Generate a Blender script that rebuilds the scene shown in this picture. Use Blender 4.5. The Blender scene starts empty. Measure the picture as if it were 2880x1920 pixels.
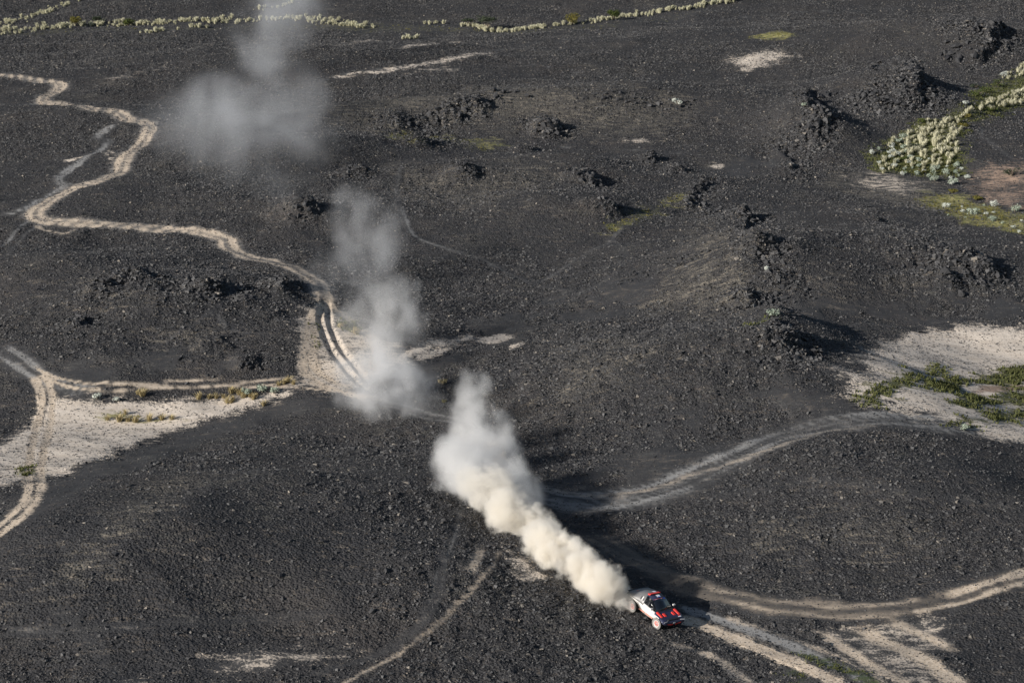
import bpy, bmesh, math, random
import numpy as np
from mathutils import Vector, Matrix

# ------------------------------------------------------------------ camera, sky, sun, exposure
S = bpy.context.scene
COL = S.collection
rng = np.random.default_rng(11)
random.seed(11)
W_PX, H_PX, F_PX = 2880.0, 1920.0, 5800.0     # photograph size, focal length in its pixels
CAM_Z, PITCH = 63.0, math.radians(16.1)

cam_data = bpy.data.cameras.new("camera")
cam = bpy.data.objects.new("camera", cam_data)
COL.objects.link(cam)
cam.location = (0, 0, CAM_Z)
cam.rotation_euler = (math.radians(90) - PITCH, 0, 0)
cam_data.sensor_width = 36.0
cam_data.lens = 36.0 * F_PX / W_PX
cam_data.clip_start = 1.0
cam_data.clip_end = 20000.0
S.camera = cam

SUN_EL = math.radians(21.5)
SUN_AZ = (-0.82, -0.572)                        # towards the sun, on the ground
n_ = math.hypot(*SUN_AZ)
SUN_V = Vector((SUN_AZ[0]/n_*math.cos(SUN_EL), SUN_AZ[1]/n_*math.cos(SUN_EL), math.sin(SUN_EL)))
world = bpy.data.worlds.new("World")
S.world = world
world.use_nodes = True
wt = world.node_tree
sky = wt.nodes.new("ShaderNodeTexSky")
sky.sky_type = 'NISHITA'
sky.sun_disc = False
sky.sun_elevation = SUN_EL
sky.sun_rotation = math.atan2(SUN_V.x, SUN_V.y)
bg = wt.nodes["Background"]
bg.inputs["Strength"].default_value = 0.06
wt.links.new(sky.outputs[0], bg.inputs[0])

sun_data = bpy.data.lights.new("sun", 'SUN')
sun = bpy.data.objects.new("sun", sun_data)
COL.objects.link(sun)
sun_data.energy = 5.0
sun_data.angle = math.radians(0.5)
sun_data.color = (1.0, 0.955, 0.90)
sun.rotation_euler = SUN_V.to_track_quat('Z', 'Y').to_euler()
sun.location = (-60, -30, 120)

S.view_settings.view_transform = 'Standard'
S.view_settings.look = 'None'
S.view_settings.gamma = 1.0
S.view_settings.use_curve_mapping = False
S.view_settings.exposure = 0.35
S.render.engine = 'CYCLES'
S.cycles.max_bounces = 10
S.cycles.diffuse_bounces = 2
S.cycles.glossy_bounces = 2
S.cycles.volume_bounces = 10
S.cycles.transparent_max_bounces = 64
S.cycles.volume_step_rate = 1.0
S.cycles.volume_max_steps = 256
S.cycles.use_denoising = True
S.cycles.denoiser = "OPENIMAGEDENOISE"
S.cycles.denoising_input_passes = "RGB_ALBEDO_NORMAL"
S.cycles.denoising_prefilter = "ACCURATE"
S.cycles.use_adaptive_sampling = True
S.cycles.adaptive_threshold = 0.015

# ------------------------------------------------------------------ small helpers
def tag(o, label=None, cat=None, group=None, kind=None):
    if label: o["label"] = label
    if cat: o["category"] = cat
    if group: o["group"] = group
    if kind: o["kind"] = kind
    return o

def empty(name, loc, rz=0.0):
    o = bpy.data.objects.new(name, None)
    COL.objects.link(o)
    o.empty_display_size = 0.3
    o.location = loc
    o.rotation_euler = (0, 0, rz)
    return o

def np_mesh(name, co, tris, mat=None, smooth=False):
    me = bpy.data.meshes.new(name)
    co = np.ascontiguousarray(co, dtype=np.float32)
    tris = np.ascontiguousarray(tris, dtype=np.int32)
    k = tris.shape[1]
    me.vertices.add(len(co))
    me.vertices.foreach_set("co", co.ravel())
    me.loops.add(tris.size)
    me.loops.foreach_set("vertex_index", tris.ravel())
    me.polygons.add(len(tris))
    me.polygons.foreach_set("loop_start", np.arange(0, tris.size, k, dtype=np.int32))
    me.polygons.foreach_set("use_smooth", np.full(len(tris), smooth, dtype=bool))
    me.update(calc_edges=True)
    if mat: me.materials.append(mat)
    return me

def np_obj(name, co, tris, mat=None, smooth=False, parent=None):
    o = bpy.data.objects.new(name, np_mesh(name, co, tris, mat, smooth))
    COL.objects.link(o)
    if parent: o.parent = parent
    return o

def add_attr(me, name, arr):
    a = me.attributes.new(name, 'FLOAT', 'POINT')
    a.data.foreach_set("value", np.ascontiguousarray(arr, dtype=np.float32))

# value noise on an integer lattice
def _hash(ix, iy, seed):
    h = (ix.astype(np.int64)*374761393 + iy.astype(np.int64)*668265263 + seed*1442695041) & 0x7fffffff
    h = ((h ^ (h >> 13))*1274126177) & 0x7fffffff
    return ((h ^ (h >> 16)) & 0xffff)/65535.0

def vnoise(x, y, seed=0):
    ix, iy = np.floor(x), np.floor(y)
    fx, fy = x-ix, y-iy
    fx, fy = fx*fx*(3-2*fx), fy*fy*(3-2*fy)
    a, b = _hash(ix, iy, seed), _hash(ix+1, iy, seed)
    c, d = _hash(ix, iy+1, seed), _hash(ix+1, iy+1, seed)
    return (a*(1-fx)+b*fx)*(1-fy) + (c*(1-fx)+d*fx)*fy

def fbm(x, y, octaves=4, seed=0, gain=0.5):
    s, amp, tot = 0.0, 1.0, 0.0
    for o in range(octaves):
        s = s + amp*vnoise(x, y, seed+o*17)
        tot += amp
        amp *= gain
        x, y = x*2.03+3.1, y*2.03-1.7
    return s/tot

def sstep(a, b, x):
    t = np.clip((x-a)/(b-a), 0, 1)
    return t*t*(3-2*t)

# ------------------------------------------------------------------ terrain height
CP, SP = math.cos(PITCH), math.sin(PITCH)

def flat_at(px, py, z=0.0):
    dx, dy = (px-W_PX/2)/F_PX, (H_PX/2-py)/F_PX
    d = (dx, CP+dy*SP, -SP+dy*CP)
    t = (z-CAM_Z)/d[2]
    return d[0]*t, d[1]*t

# hills: photo pixel of the footprint centre, height, radius across, radius in depth, turn
HILLS = [
    (700, 1490, 3.6, 26, 17, 10), (180, 1700, 1.6, 14, 10, 0), (1250, 1700, 1.2, 10, 7, 0),
    (2500, 1420, 2.6, 15, 11, 0), (2200, 1090, 4.4, 20, 17, 10), (1750, 1080, 2.0, 14, 12, 0),
    (480, 860, 3.6, 22, 20, 0), (130, 780, 1.6, 12, 10, 0),
    (2140, 770, 4.6, 15, 14, 0), (2560, 740, 3.0, 20, 14, -20), (2180, 985, 1.8, 6, 6, 0),
    (1550, 590, 2.2, 12, 11, 0), (1560, 470, 2.4, 12, 10, 10), (1280, 500, 1.6, 10, 9, 0), (1000, 440, 1.5, 12, 9, 0),
    (1220, 330, 3.2, 34, 10, 12), (1850, 290, 3.4, 30, 16, 0),
    (2510, 270, 4.2, 15, 17, 0), (2700, 140, 4.6, 20, 20, 0), (2290, 360, 3.2, 8, 11, 20),
    (350, 560, 2.0, 20, 14, 0), (260, 330, 2.4, 18, 14, 0), (900, 620, 1.8, 16, 14, 0), (700, 420, 2.5, 24, 20, 0),
    (1000, 180, 3.0, 60, 24, 5), (2300, 120, 3.5, 46, 26, 0),
    (2650, 520, -2.4, 26, 22, 30), (330, 1170, -0.8, 24, 9, 0), (2700, 1080, -0.6, 16, 12, 0),
]
# crags: small steep knobs that throw the photograph's short black shadows
CRAGS = [
    (1545, 372, 2.2, 2.6), (1310, 490, 2.0, 3.2), (1830, 450, 2.2, 2.2), (1910, 480, 1.6, 2.0), (1655, 510, 2.0, 3.0),
    (1700, 585, 1.9, 3.0), (1180, 405, 1.8, 2.6), (1010, 490, 2.4, 2.6), (850, 590, 3.0, 3.6), (1480, 425, 1.5, 2.4),
    (590, 825, 1.6, 2.4), (220, 915, 1.2, 1.6), (380, 785, 1.5, 2.2), (290, 810, 1.2, 2.4), (790, 800, 1.1, 1.8),
    (2280, 385, .8, 3.2), (2262, 290, .9, 2.4), (2440, 270, .4, 4.4), (2545, 235, .3, 5.0), (2575, 275, .3, 3.6),
    (2770, 100, .4, 5.0), (2690, 70, .4, 5.0), (2100, 620, 1.8, 2.2), (2140, 690, 1.9, 2.6), (2095, 845, 1.6, 2.0),
    (2170, 960, 1.8, 3.2), (2750, 755, 2.2, 4.0), (2660, 790, 1.4, 3.0), (700, 1020, 1.0, 1.6), (600, 970, 0.9, 1.8),
    (1340, 300, 1.8, 3.0), (1270, 320, 1.6, 3.0), (1120, 345, 1.4, 3.0),
]
_hl = [(*flat_at(px, py, h*0.5), h*1.3, rx, ry*1.15, math.radians(a)) for px, py, h, rx, ry, a in HILLS]
_cr = []

def d_line(x, y, pl, reach):
    """Distance to a polyline for points within reach of its box, else reach; and the signed side."""
    out = np.full(x.shape, float(reach))
    sgn, arc = np.zeros(x.shape), np.zeros(x.shape)
    lo, hi = pl.min(0)-reach, pl.max(0)+reach
    idx = np.nonzero((x > lo[0]) & (x < hi[0]) & (y > lo[1]) & (y < hi[1]))[0]
    if len(idx) == 0: return out, sgn, arc
    px, py = x[idx], y[idx]
    best = np.full(len(idx), reach*reach, float)
    sg, ar, s0 = np.zeros(len(idx)), np.zeros(len(idx)), 0.0
    for a, b in zip(pl[:-1], pl[1:]):
        ab = b-a
        L = float(ab @ ab)+1e-9
        t = np.clip(((px-a[0])*ab[0]+(py-a[1])*ab[1])/L, 0, 1)
        q = (px-a[0]-t*ab[0])**2+(py-a[1]-t*ab[1])**2
        w = q < best
        best = np.where(w, q, best)
        sg = np.where(w, np.sign(ab[0]*(py-a[1])-ab[1]*(px-a[0])), sg)
        ar = np.where(w, s0+t*math.sqrt(L), ar)
        s0 += math.sqrt(L)
    out[idx] = np.sqrt(best)
    sgn[idx] = sg
    arc[idx] = ar/max(s0, 1e-6)
    return out, sgn, arc

# scarps: broken lava edges, high on the right-hand side of the way they are listed
SCARPS = [
    ([(2020, 512), (1985, 530), (1958, 548), (1955, 575), (1978, 602)], 0.8, 7),
    ([(2085, 588), (2116, 610), (2096, 640), (2082, 660), (2122, 680), (2147, 690), (2130, 718), (2142, 748), (2190, 772), (2236, 800), (2240, 832)], 0.9, 8),
    ([(2400, 590), (2490, 640), (2560, 665), (2640, 690), (2715, 718)], 0.8, 8),
    ([(2530, 160), (2572, 190), (2592, 235), (2582, 268), (2540, 292), (2500, 298)], 1.7, 12),
    ([(2275, 250), (2287, 285), (2276, 300), (2322, 322), (2327, 345), (2300, 372), (2255, 402)], 1.3, 10),
    ([(2785, 66), (2832, 78), (2802, 112), (2782, 160), (2738, 186)], 1.9, 9),
    ([(2140, 440), (2180, 425), (2220, 450), (2235, 480), (2230, 500)], 0.8, 6),
    ([(1480, 345), (1540, 350), (1575, 368), (1560, 385)], 0.9, 6),
    ([(1180, 398), (1230, 392), (1262, 400)], 0.8, 5),
    ([(2140, 900), (2195, 905), (2240, 960), (2258, 1000)], 0.8, 8),
    ([(570, 800), (620, 812), (635, 830)], 0.8, 5),
]
_sc = []

def H_smooth(x, y):
    z = 0.9*(fbm(x/46, y/46, 3, 5)-0.5) + 1.5*(fbm(x/13, y/10, 3, 15)-0.5) + 0.9*(0.5-np.abs(fbm(x/17+4, y/12, 3, 19)-0.5)*4)*0.5 + 0.10*np.maximum(y-470, 0)*sstep(470, 560, y) + 0.06*np.maximum(y-600, 0)
    for cx, cy, h, rx, ry, a in _hl:
        u, v = x-cx, y-cy
        p, q = (u*math.cos(a)+v*math.sin(a))/rx, (-u*math.sin(a)+v*math.cos(a))/ry
        z = z + h*np.exp(-(p*p+q*q))
    for cx, cy, h, r in _cr:
        u, v = (x-cx)/r, (y-cy)/r
        k = np.where(u > 0, 2.6, 0.8)          # steep on the lee side
        z = z + h*np.exp(-(k*u*u+1.3*v*v)**1.5)
    for pl, h, dec in _sc:
        d, sg, arc = d_line(x, y, pl, dec*2.5)
        d = d*-sg + 3.0*(fbm(x/2.3, y/2.3, 3, 77)-0.5)
        taper = sstep(0, .18, arc)*(1-sstep(.82, 1, arc))
        z = z + h*taper*sstep(-0.6, 0.6, d)*np.exp(-np.maximum(d, 0)/dec*1.6)*(sg != 0)
    return z

GRID = {}
def surf(x, y):
    return ground(x, y, "z")[0] if GRID else H_smooth(x, y)

def at(px, py):
    """Points of the ground seen at photo pixels (arrays or numbers)."""
    px, py = np.atleast_1d(np.asarray(px, float)), np.atleast_1d(np.asarray(py, float))
    dx, dy = (px-W_PX/2)/F_PX, (H_PX/2-py)/F_PX
    d = np.stack([dx, CP+dy*SP, -SP+dy*CP], 1)
    t_hi = (12.0-CAM_Z)/np.minimum(d[:, 2], -0.02)
    t_lo = (-6.0-CAM_Z)/np.minimum(d[:, 2], -0.02)
    best = t_lo.copy()
    done = np.zeros(len(px), bool)
    prev = t_hi.copy()
    for k in range(1, 161):
        t = t_hi+(t_lo-t_hi)*k/160
        below = (CAM_Z+d[:, 2]*t) < surf(d[:, 0]*t, d[:, 1]*t)
        new = below & ~done
        lo, hi = prev.copy(), t.copy()
        if new.any():
            for _ in range(8):
                m = (lo+hi)/2
                b = (CAM_Z+d[:, 2]*m) < surf(d[:, 0]*m, d[:, 1]*m)
                hi = np.where(b, m, hi)
                lo = np.where(b, lo, m)
            best = np.where(new, hi, best)
            done |= new
        prev = t
        if done.all(): break
    x, y = d[:, 0]*best, d[:, 1]*best
    return np.stack([x, y, surf(x, y)], 1)

def at_many(lists):
    """at() for several pixel lists in one go."""
    flat = [q for p in lists for q in p]
    P = at([q[0] for q in flat], [q[1] for q in flat])
    out, k = [], 0
    for p in lists:
        out.append(P[k:k+len(p)])
        k += len(p)
    return out

_tmp = at_many([[c[:2]] for c in CRAGS]+[p for p, h, d in SCARPS])
_cr.extend((p[0][0], p[0][1], c[2]*0.62, c[3]) for p, c in zip(_tmp, CRAGS))
_sc.extend((p[:, :2], h, dec) for p, (q, h, dec) in zip(_tmp[len(CRAGS):], SCARPS))

# ------------------------------------------------------------------ painted features of the ground, as world polylines and polygons
def line(a):
    a = a[:, :2]
    if len(a) < 3: return a
    out = []                                             # Catmull-Rom
    for i in range(len(a)-1):
        p0, p1, p2, p3 = a[max(i-1, 0)], a[i], a[i+1], a[min(i+2, len(a)-1)]
        for t in np.linspace(0, 1, 6, endpoint=False):
            out.append(0.5*((2*p1)+(-p0+p2)*t+(2*p0-5*p1+4*p2-p3)*t*t+(-p0+3*p1-3*p2+p3)*t**3))
    out.append(a[-1])
    return np.array(out)

# name, label, points (photo pixels), half width in metres, kind, strength
ROADS = [
    ("dirt_road", "pale sandy dirt road winding across the black hillside to the dust trail",
     [(-30, 210), (82, 222), (155, 233), (172, 243), (158, 256), (128, 271), (120, 284), (143, 291), (184, 293), (245, 302), (318, 312), (343, 322), (355, 337), (392, 343), (416, 351), (421, 367), (408, 388), (380, 420), (352, 443), (343, 461), (342, 473), (327, 488), (265, 512), (204, 533), (155, 555), (118, 578), (98, 600), (106, 614), (139, 622), (204, 626), (327, 632), (420, 640), (490, 648), (592, 660), (635, 672), (640, 690), (669, 711), (714, 728), (775, 740), (837, 760), (880, 786), (905, 820), (912, 860)], 1.45, "tan", 0.95),
    ("dirt_track", "pair of sandy wheel ruts curving left of the dust cloud beside pale sand",
     [(905, 850), (885, 880), (869, 905), (861, 958), (853, 1007), (858, 1040), (886, 1069), (925, 1090), (985, 1106), (1040, 1118)], 0.55, "tan", 1.0),
    ("dirt_track", "pair of sandy wheel ruts curving left of the dust cloud beside pale sand",
     [(912, 850), (898, 885), (888, 920), (884, 970), (880, 1010), (890, 1040), (915, 1063), (945, 1077), (985, 1090)], 0.5, "tan", 1.0),
    ("dirt_track", "sandy double rut with dark shadowed edges running into the dust cloud",
     [(915, 850), (900, 890), (906, 925), (920, 958), (940, 995), (965, 1025), (1000, 1065), (1040, 1100)], 0.45, "rut", 1.0),
    ("dirt_track", "sandy double rut with dark shadowed edges running into the dust cloud",
     [(920, 850), (925, 895), (935, 930), (950, 962), (970, 995), (1000, 1030), (1040, 1075)], 0.45, "rut", 1.0),
    ("dirt_track", "faint sandy track curving behind the dust cloud beside green grass",
     [(915, 840), (945, 875), (985, 900), (1020, 925), (1050, 950), (1062, 985), (1050, 1040)], 0.6, "tan", 0.9),
    ("gravel_road", "pale grey gravel road hidden in part under the drifting dust trail",
     [(1000, 1108), (1021, 1118), (1082, 1132), (1164, 1154), (1246, 1175), (1307, 1190), (1360, 1220), (1388, 1248), (1400, 1290), (1420, 1340), (1460, 1410), (1520, 1490), (1600, 1570), (1690, 1645), (1790, 1705), (1850, 1735)], 1.3, "grey", 0.72),
    ("dirt_track", "tan bank of bare dirt showing through the middle of the dust trail",
     [(1383, 1230), (1390, 1262), (1398, 1300), (1410, 1335)], 0.8, "tan", 1.0),
    ("wheel_track", "bright sandy wheel track running on ahead of the car to the bottom edge",
     [(1840, 1722), (1880, 1738), (1944, 1748), (2002, 1768), (2083, 1799), (2165, 1832), (2247, 1865), (2328, 1905), (2400, 1945)], 0.62, "tan", 1.3),
    ("wheel_track", "pale grey gravel wheel track running on ahead of the car beside low weeds",
     [(1900, 1700), (1993, 1731), (2063, 1754), (2144, 1783), (2226, 1815), (2287, 1845), (2369, 1880), (2460, 1935)], 0.75, "grey", 1.0),
    ("gravel_road", "grey gravel road bending from the dust trail up to the pale flat at right",
     [(1440, 1345), (1494, 1376), (1592, 1403), (1714, 1407), (1837, 1384), (1959, 1338), (2082, 1275), (2204, 1226), (2327, 1195), (2420, 1184), (2510, 1180), (2633, 1190), (2760, 1205), (2900, 1228)], 2.6, "grey", 0.8),
    ("wheel_track", "thin brownish wheel track following the upper side of the grey gravel road",
     [(1494, 1366), (1592, 1385), (1714, 1392), (1837, 1372), (1959, 1328), (2082, 1292), (2204, 1248), (2327, 1212), (2420, 1200), (2480, 1196)], 0.4, "tan", 0.30),
    ("gravel_road", "brown two-rut gravel road sweeping right above the car to the right edge",
     [(1640, 1490), (1735, 1545), (1817, 1586), (1920, 1632), (2042, 1672), (2165, 1700), (2287, 1712), (2410, 1716), (2532, 1708), (2655, 1688), (2716, 1668), (2798, 1640), (2910, 1605)], 1.5, "brown", 0.8),
    ("wheel_track", "bright sandy end of the brown gravel road at the right edge",
     [(2660, 1678), (2716, 1656), (2798, 1630), (2910, 1598)], 0.4, "tan", 1.0),
    ("wheel_track", "thin sandy rut below the brown gravel road near the right edge",
     [(2560, 1720), (2696, 1696), (2777, 1670), (2910, 1630)], 0.28, "tan", 0.8),
    ("gravel_road", "grey gravel road coming in at the left edge and forking above the sand flat",
     [(-30, 972), (49, 1012), (100, 1050), (160, 1078), (250, 1100), (300, 1110)], 1.7, "grey", 0.9),
    ("wheel_track", "left sandy rut of the double track crossing the pale sand flat",
     [(95, 1060), (118, 1108), (116, 1150), (104, 1196), (88, 1258), (78, 1320), (82, 1370), (70, 1410), (40, 1440), (-20, 1490)], 0.4, "tan", 1.0),
    ("wheel_track", "right sandy rut of the double track crossing the pale sand flat",
     [(130, 1060), (148, 1110), (144, 1160), (136, 1215), (122, 1280), (113, 1330), (118, 1360), (104, 1400), (65, 1450), (-10, 1512)], 0.4, "tan", 1.0),
    ("wheel_track", "upper of two thin sandy ruts running straight along the foot of the left hill",
     [(100, 1035), (160, 1062), (245, 1078), (367, 1079), (490, 1074), (612, 1070), (740, 1070), (833, 1068), (900, 1082)], 0.24, "tan", 0.9),
    ("wheel_track", "lower of two thin sandy ruts running straight along the foot of the left hill",
     [(110, 1055), (180, 1082), (275, 1096), (367, 1092), (490, 1087), (612, 1083), (740, 1084), (833, 1088), (930, 1097), (985, 1104)], 0.24, "tan", 0.9),
    ("gravel_track", "smooth dark gravel track passing behind the dark foreground hill",
     [(1040, 1122), (960, 1128), (860, 1140), (760, 1160), (660, 1190), (560, 1222), (460, 1262), (360, 1300), (250, 1342), (170, 1378), (90, 1425), (-20, 1490)], 2.2, "dark", 0.7),
    ("dirt_track", "faint grey track leaving the dirt road and joining it again at left",
     [(345, 345), (310, 356), (285, 375), (275, 390), (295, 392), (300, 405), (270, 430), (220, 462), (190, 480), (165, 505), (180, 520), (140, 548), (80, 580), (-20, 610)], 1.1, "grey", 0.95),
    ("dirt_track", "thin grey side track reaching the dirt road from the left edge",
     [(-20, 296), (60, 294), (120, 290), (150, 291)], 0.8, "grey", 0.8),
    ("footpath", "thin pale animal path crossing the middle slope to a fork",
     [(1130, 470), (1115, 540), (1150, 640), (1200, 680), (1290, 708), (1380, 740), (1440, 772), (1500, 798), (1620, 818)], 0.55, "grey", 0.56),
    ("footpath", "thin pale animal path climbing right from the fork",
     [(1500, 798), (1560, 770), (1640, 720), (1710, 685), (1725, 668), (1780, 620), (1850, 585)], 0.5, "grey", 0.56),
    ("footpath", "short faint path bending down from the right-hand path fork",
     [(1725, 670), (1750, 700), (1762, 735), (1720, 775), (1620, 830), (1500, 890), (1400, 940)], 0.5, "grey", 0.42),
    ("footpath", "thin pale path running right across the far dark plain",
     [(880, 240), (960, 212), (1100, 190), (1280, 160), (1400, 140), (1480, 128), (1600, 108), (1800, 86), (2000, 60), (2200, 40), (2450, 28), (2580, 32)], 0.9, "grey", 0.56),
    ("footpath", "faint path climbing the black slope below the right foreground hill",
     [(1920, 1395), (2050, 1390), (2180, 1362), (2300, 1352), (2420, 1358), (2560, 1385), (2700, 1402), (2900, 1425)], 0.9, "grey", 0.3),
    ("wheel_track", "thin tan rut along the upper side of the brown gravel road", [(1930, 1628), (2042, 1662), (2165, 1686), (2287, 1697), (2450, 1700), (2600, 1684)], 0.3, "tan", 0.5),
    ("wheel_track", "thin tan rut along the lower side of the brown gravel road", [(2030, 1684), (2165, 1714), (2300, 1730), (2430, 1732), (2560, 1722)], 0.3, "tan", 0.45),
    ("wheel_track", "faint tan streak on the gravel left of the bright wheel track", [(1870, 1795), (1960, 1830), (2050, 1875), (2130, 1930)], 0.35, "tan", 0.5),
    ("wheel_track", "faint tan streak between the pale gravel track and the sand fan", [(2030, 1730), (2160, 1770), (2290, 1820), (2400, 1870), (2500, 1930)], 0.35, "tan", 0.5),
    ("footpath", "faint path across the far plain below the lone sand patch", [(1440, 165), (1550, 190), (1650, 205)], 0.4, "grey", 0.55),
    ("footpath", "faint smooth path crossing the mounds of the far slope", [(1560, 405), (1620, 418), (1720, 418), (1850, 428), (2000, 440)], 0.6, "grey", 0.5),
    ("footpath", "faint path zigzagging down the black left hill", [(629, 738), (652, 775), (648, 828), (604, 868), (510, 930), (392, 987)], 0.36, "grey", 0.5),
    ("footpath", "short faint path at the foot of the left hill", [(371, 1000), (410, 1030), (445, 1062)], 0.36, "grey", 0.45),
    ("footpath", "short faint path on the right shoulder of the left hill", [(604, 872), (640, 920), (700, 935), (800, 938)], 0.36, "grey", 0.4),
    ("wheel_track", "upper faint wheel track at the left edge below the dirt road bend", [(-20, 702), (40, 655), (80, 622), (100, 600)], 0.5, "grey", 0.6),
    ("wheel_track", "lower faint wheel track at the left edge below the dirt road bend", [(-20, 740), (45, 690), (100, 640), (140, 625)], 0.5, "grey", 0.55),
    ("wheel_track", "tan curved rut below the dirt road bend at left", [(100, 635), (130, 648), (180, 655), (220, 645)], 0.35, "tan", 0.7),
    ("footpath", "faint path along the smooth gravel above the wide sand flat", [(2240, 905), (2400, 912), (2530, 918), (2640, 905), (2760, 885), (2900, 862)], 0.4, "grey", 0.5),
    ("footpath", "faint path slanting from the rock knob to the wide sand flat", [(2290, 905), (2380, 935), (2440, 955)], 0.4, "grey", 0.5),
    ("footpath", "faint path along the foot of the far rock outcrops", [(2560, 430), (2620, 370), (2720, 300), (2800, 240), (2890, 190)], 0.5, "grey", 0.35),
    ("footpath", "faint path across the near slope under the far dirt road", [(500, 590), (620, 560), (760, 520), (880, 470)], 0.4, "grey", 0.4),
    ("wheel_track", "sandy wheel streak through the lower right sand fan, nearest the road", [(2310, 1780), (2400, 1838), (2500, 1895), (2580, 1940)], 0.55, "tan", 1.0),
    ("wheel_track", "broad sandy wheel streak along the middle of the lower right sand fan", [(2420, 1765), (2530, 1822), (2630, 1880), (2720, 1940)], 0.8, "tan", 1.15),
    ("wheel_track", "short sandy wheel streak along the upper side of the lower right sand fan", [(2490, 1742), (2590, 1780), (2680, 1828)], 0.6, "tan", 0.9),
    ("wheel_track", "thin curved sandy wheel mark on black gravel left of the dust trail",
     [(1408, 1540), (1390, 1580), (1355, 1625), (1310, 1675), (1265, 1720), (1215, 1765), (1170, 1800), (1120, 1840), (1040, 1880), (960, 1925)], 0.26, "tan", 0.48),
    ("wheel_track", "broken pale wheel mark left of the curved sandy one",
     [(1355, 1535), (1335, 1580), (1305, 1610)], 0.4, "tan", 0.6),
    ("footpath", "faint pale path descending the foreground slope left of the dust trail",
     [(1300, 1420), (1280, 1500), (1250, 1570), (1232, 1640), (1215, 1700), (1180, 1760), (1120, 1810), (1000, 1860), (860, 1900)], 0.5, "grey", 0.5),
    ("footpath", "faint smooth path crossing the bottom left of the black slope",
     [(-20, 1770), (120, 1775), (280, 1766), (420, 1756), (560, 1745), (700, 1742), (960, 1720)], 0.6, "grey", 0.35),
    ("footpath", "faint steep path down the bottom left black slope",
     [(140, 1700), (210, 1750), (265, 1800), (300, 1860), (350, 1925)], 0.6, "grey", 0.35),
    ("footpath", "thin pale path winding on the slope right of the tussock wash",
     [(2760, 355), (2765, 385), (2800, 410), (2840, 440), (2890, 462)], 0.5, "grey", 0.56),
]
ROADS = [(n, l, line(a), w, k, s) for a, (n, l, p, w, k, s) in zip(at_many([r[2] for r in ROADS]), ROADS)]

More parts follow.
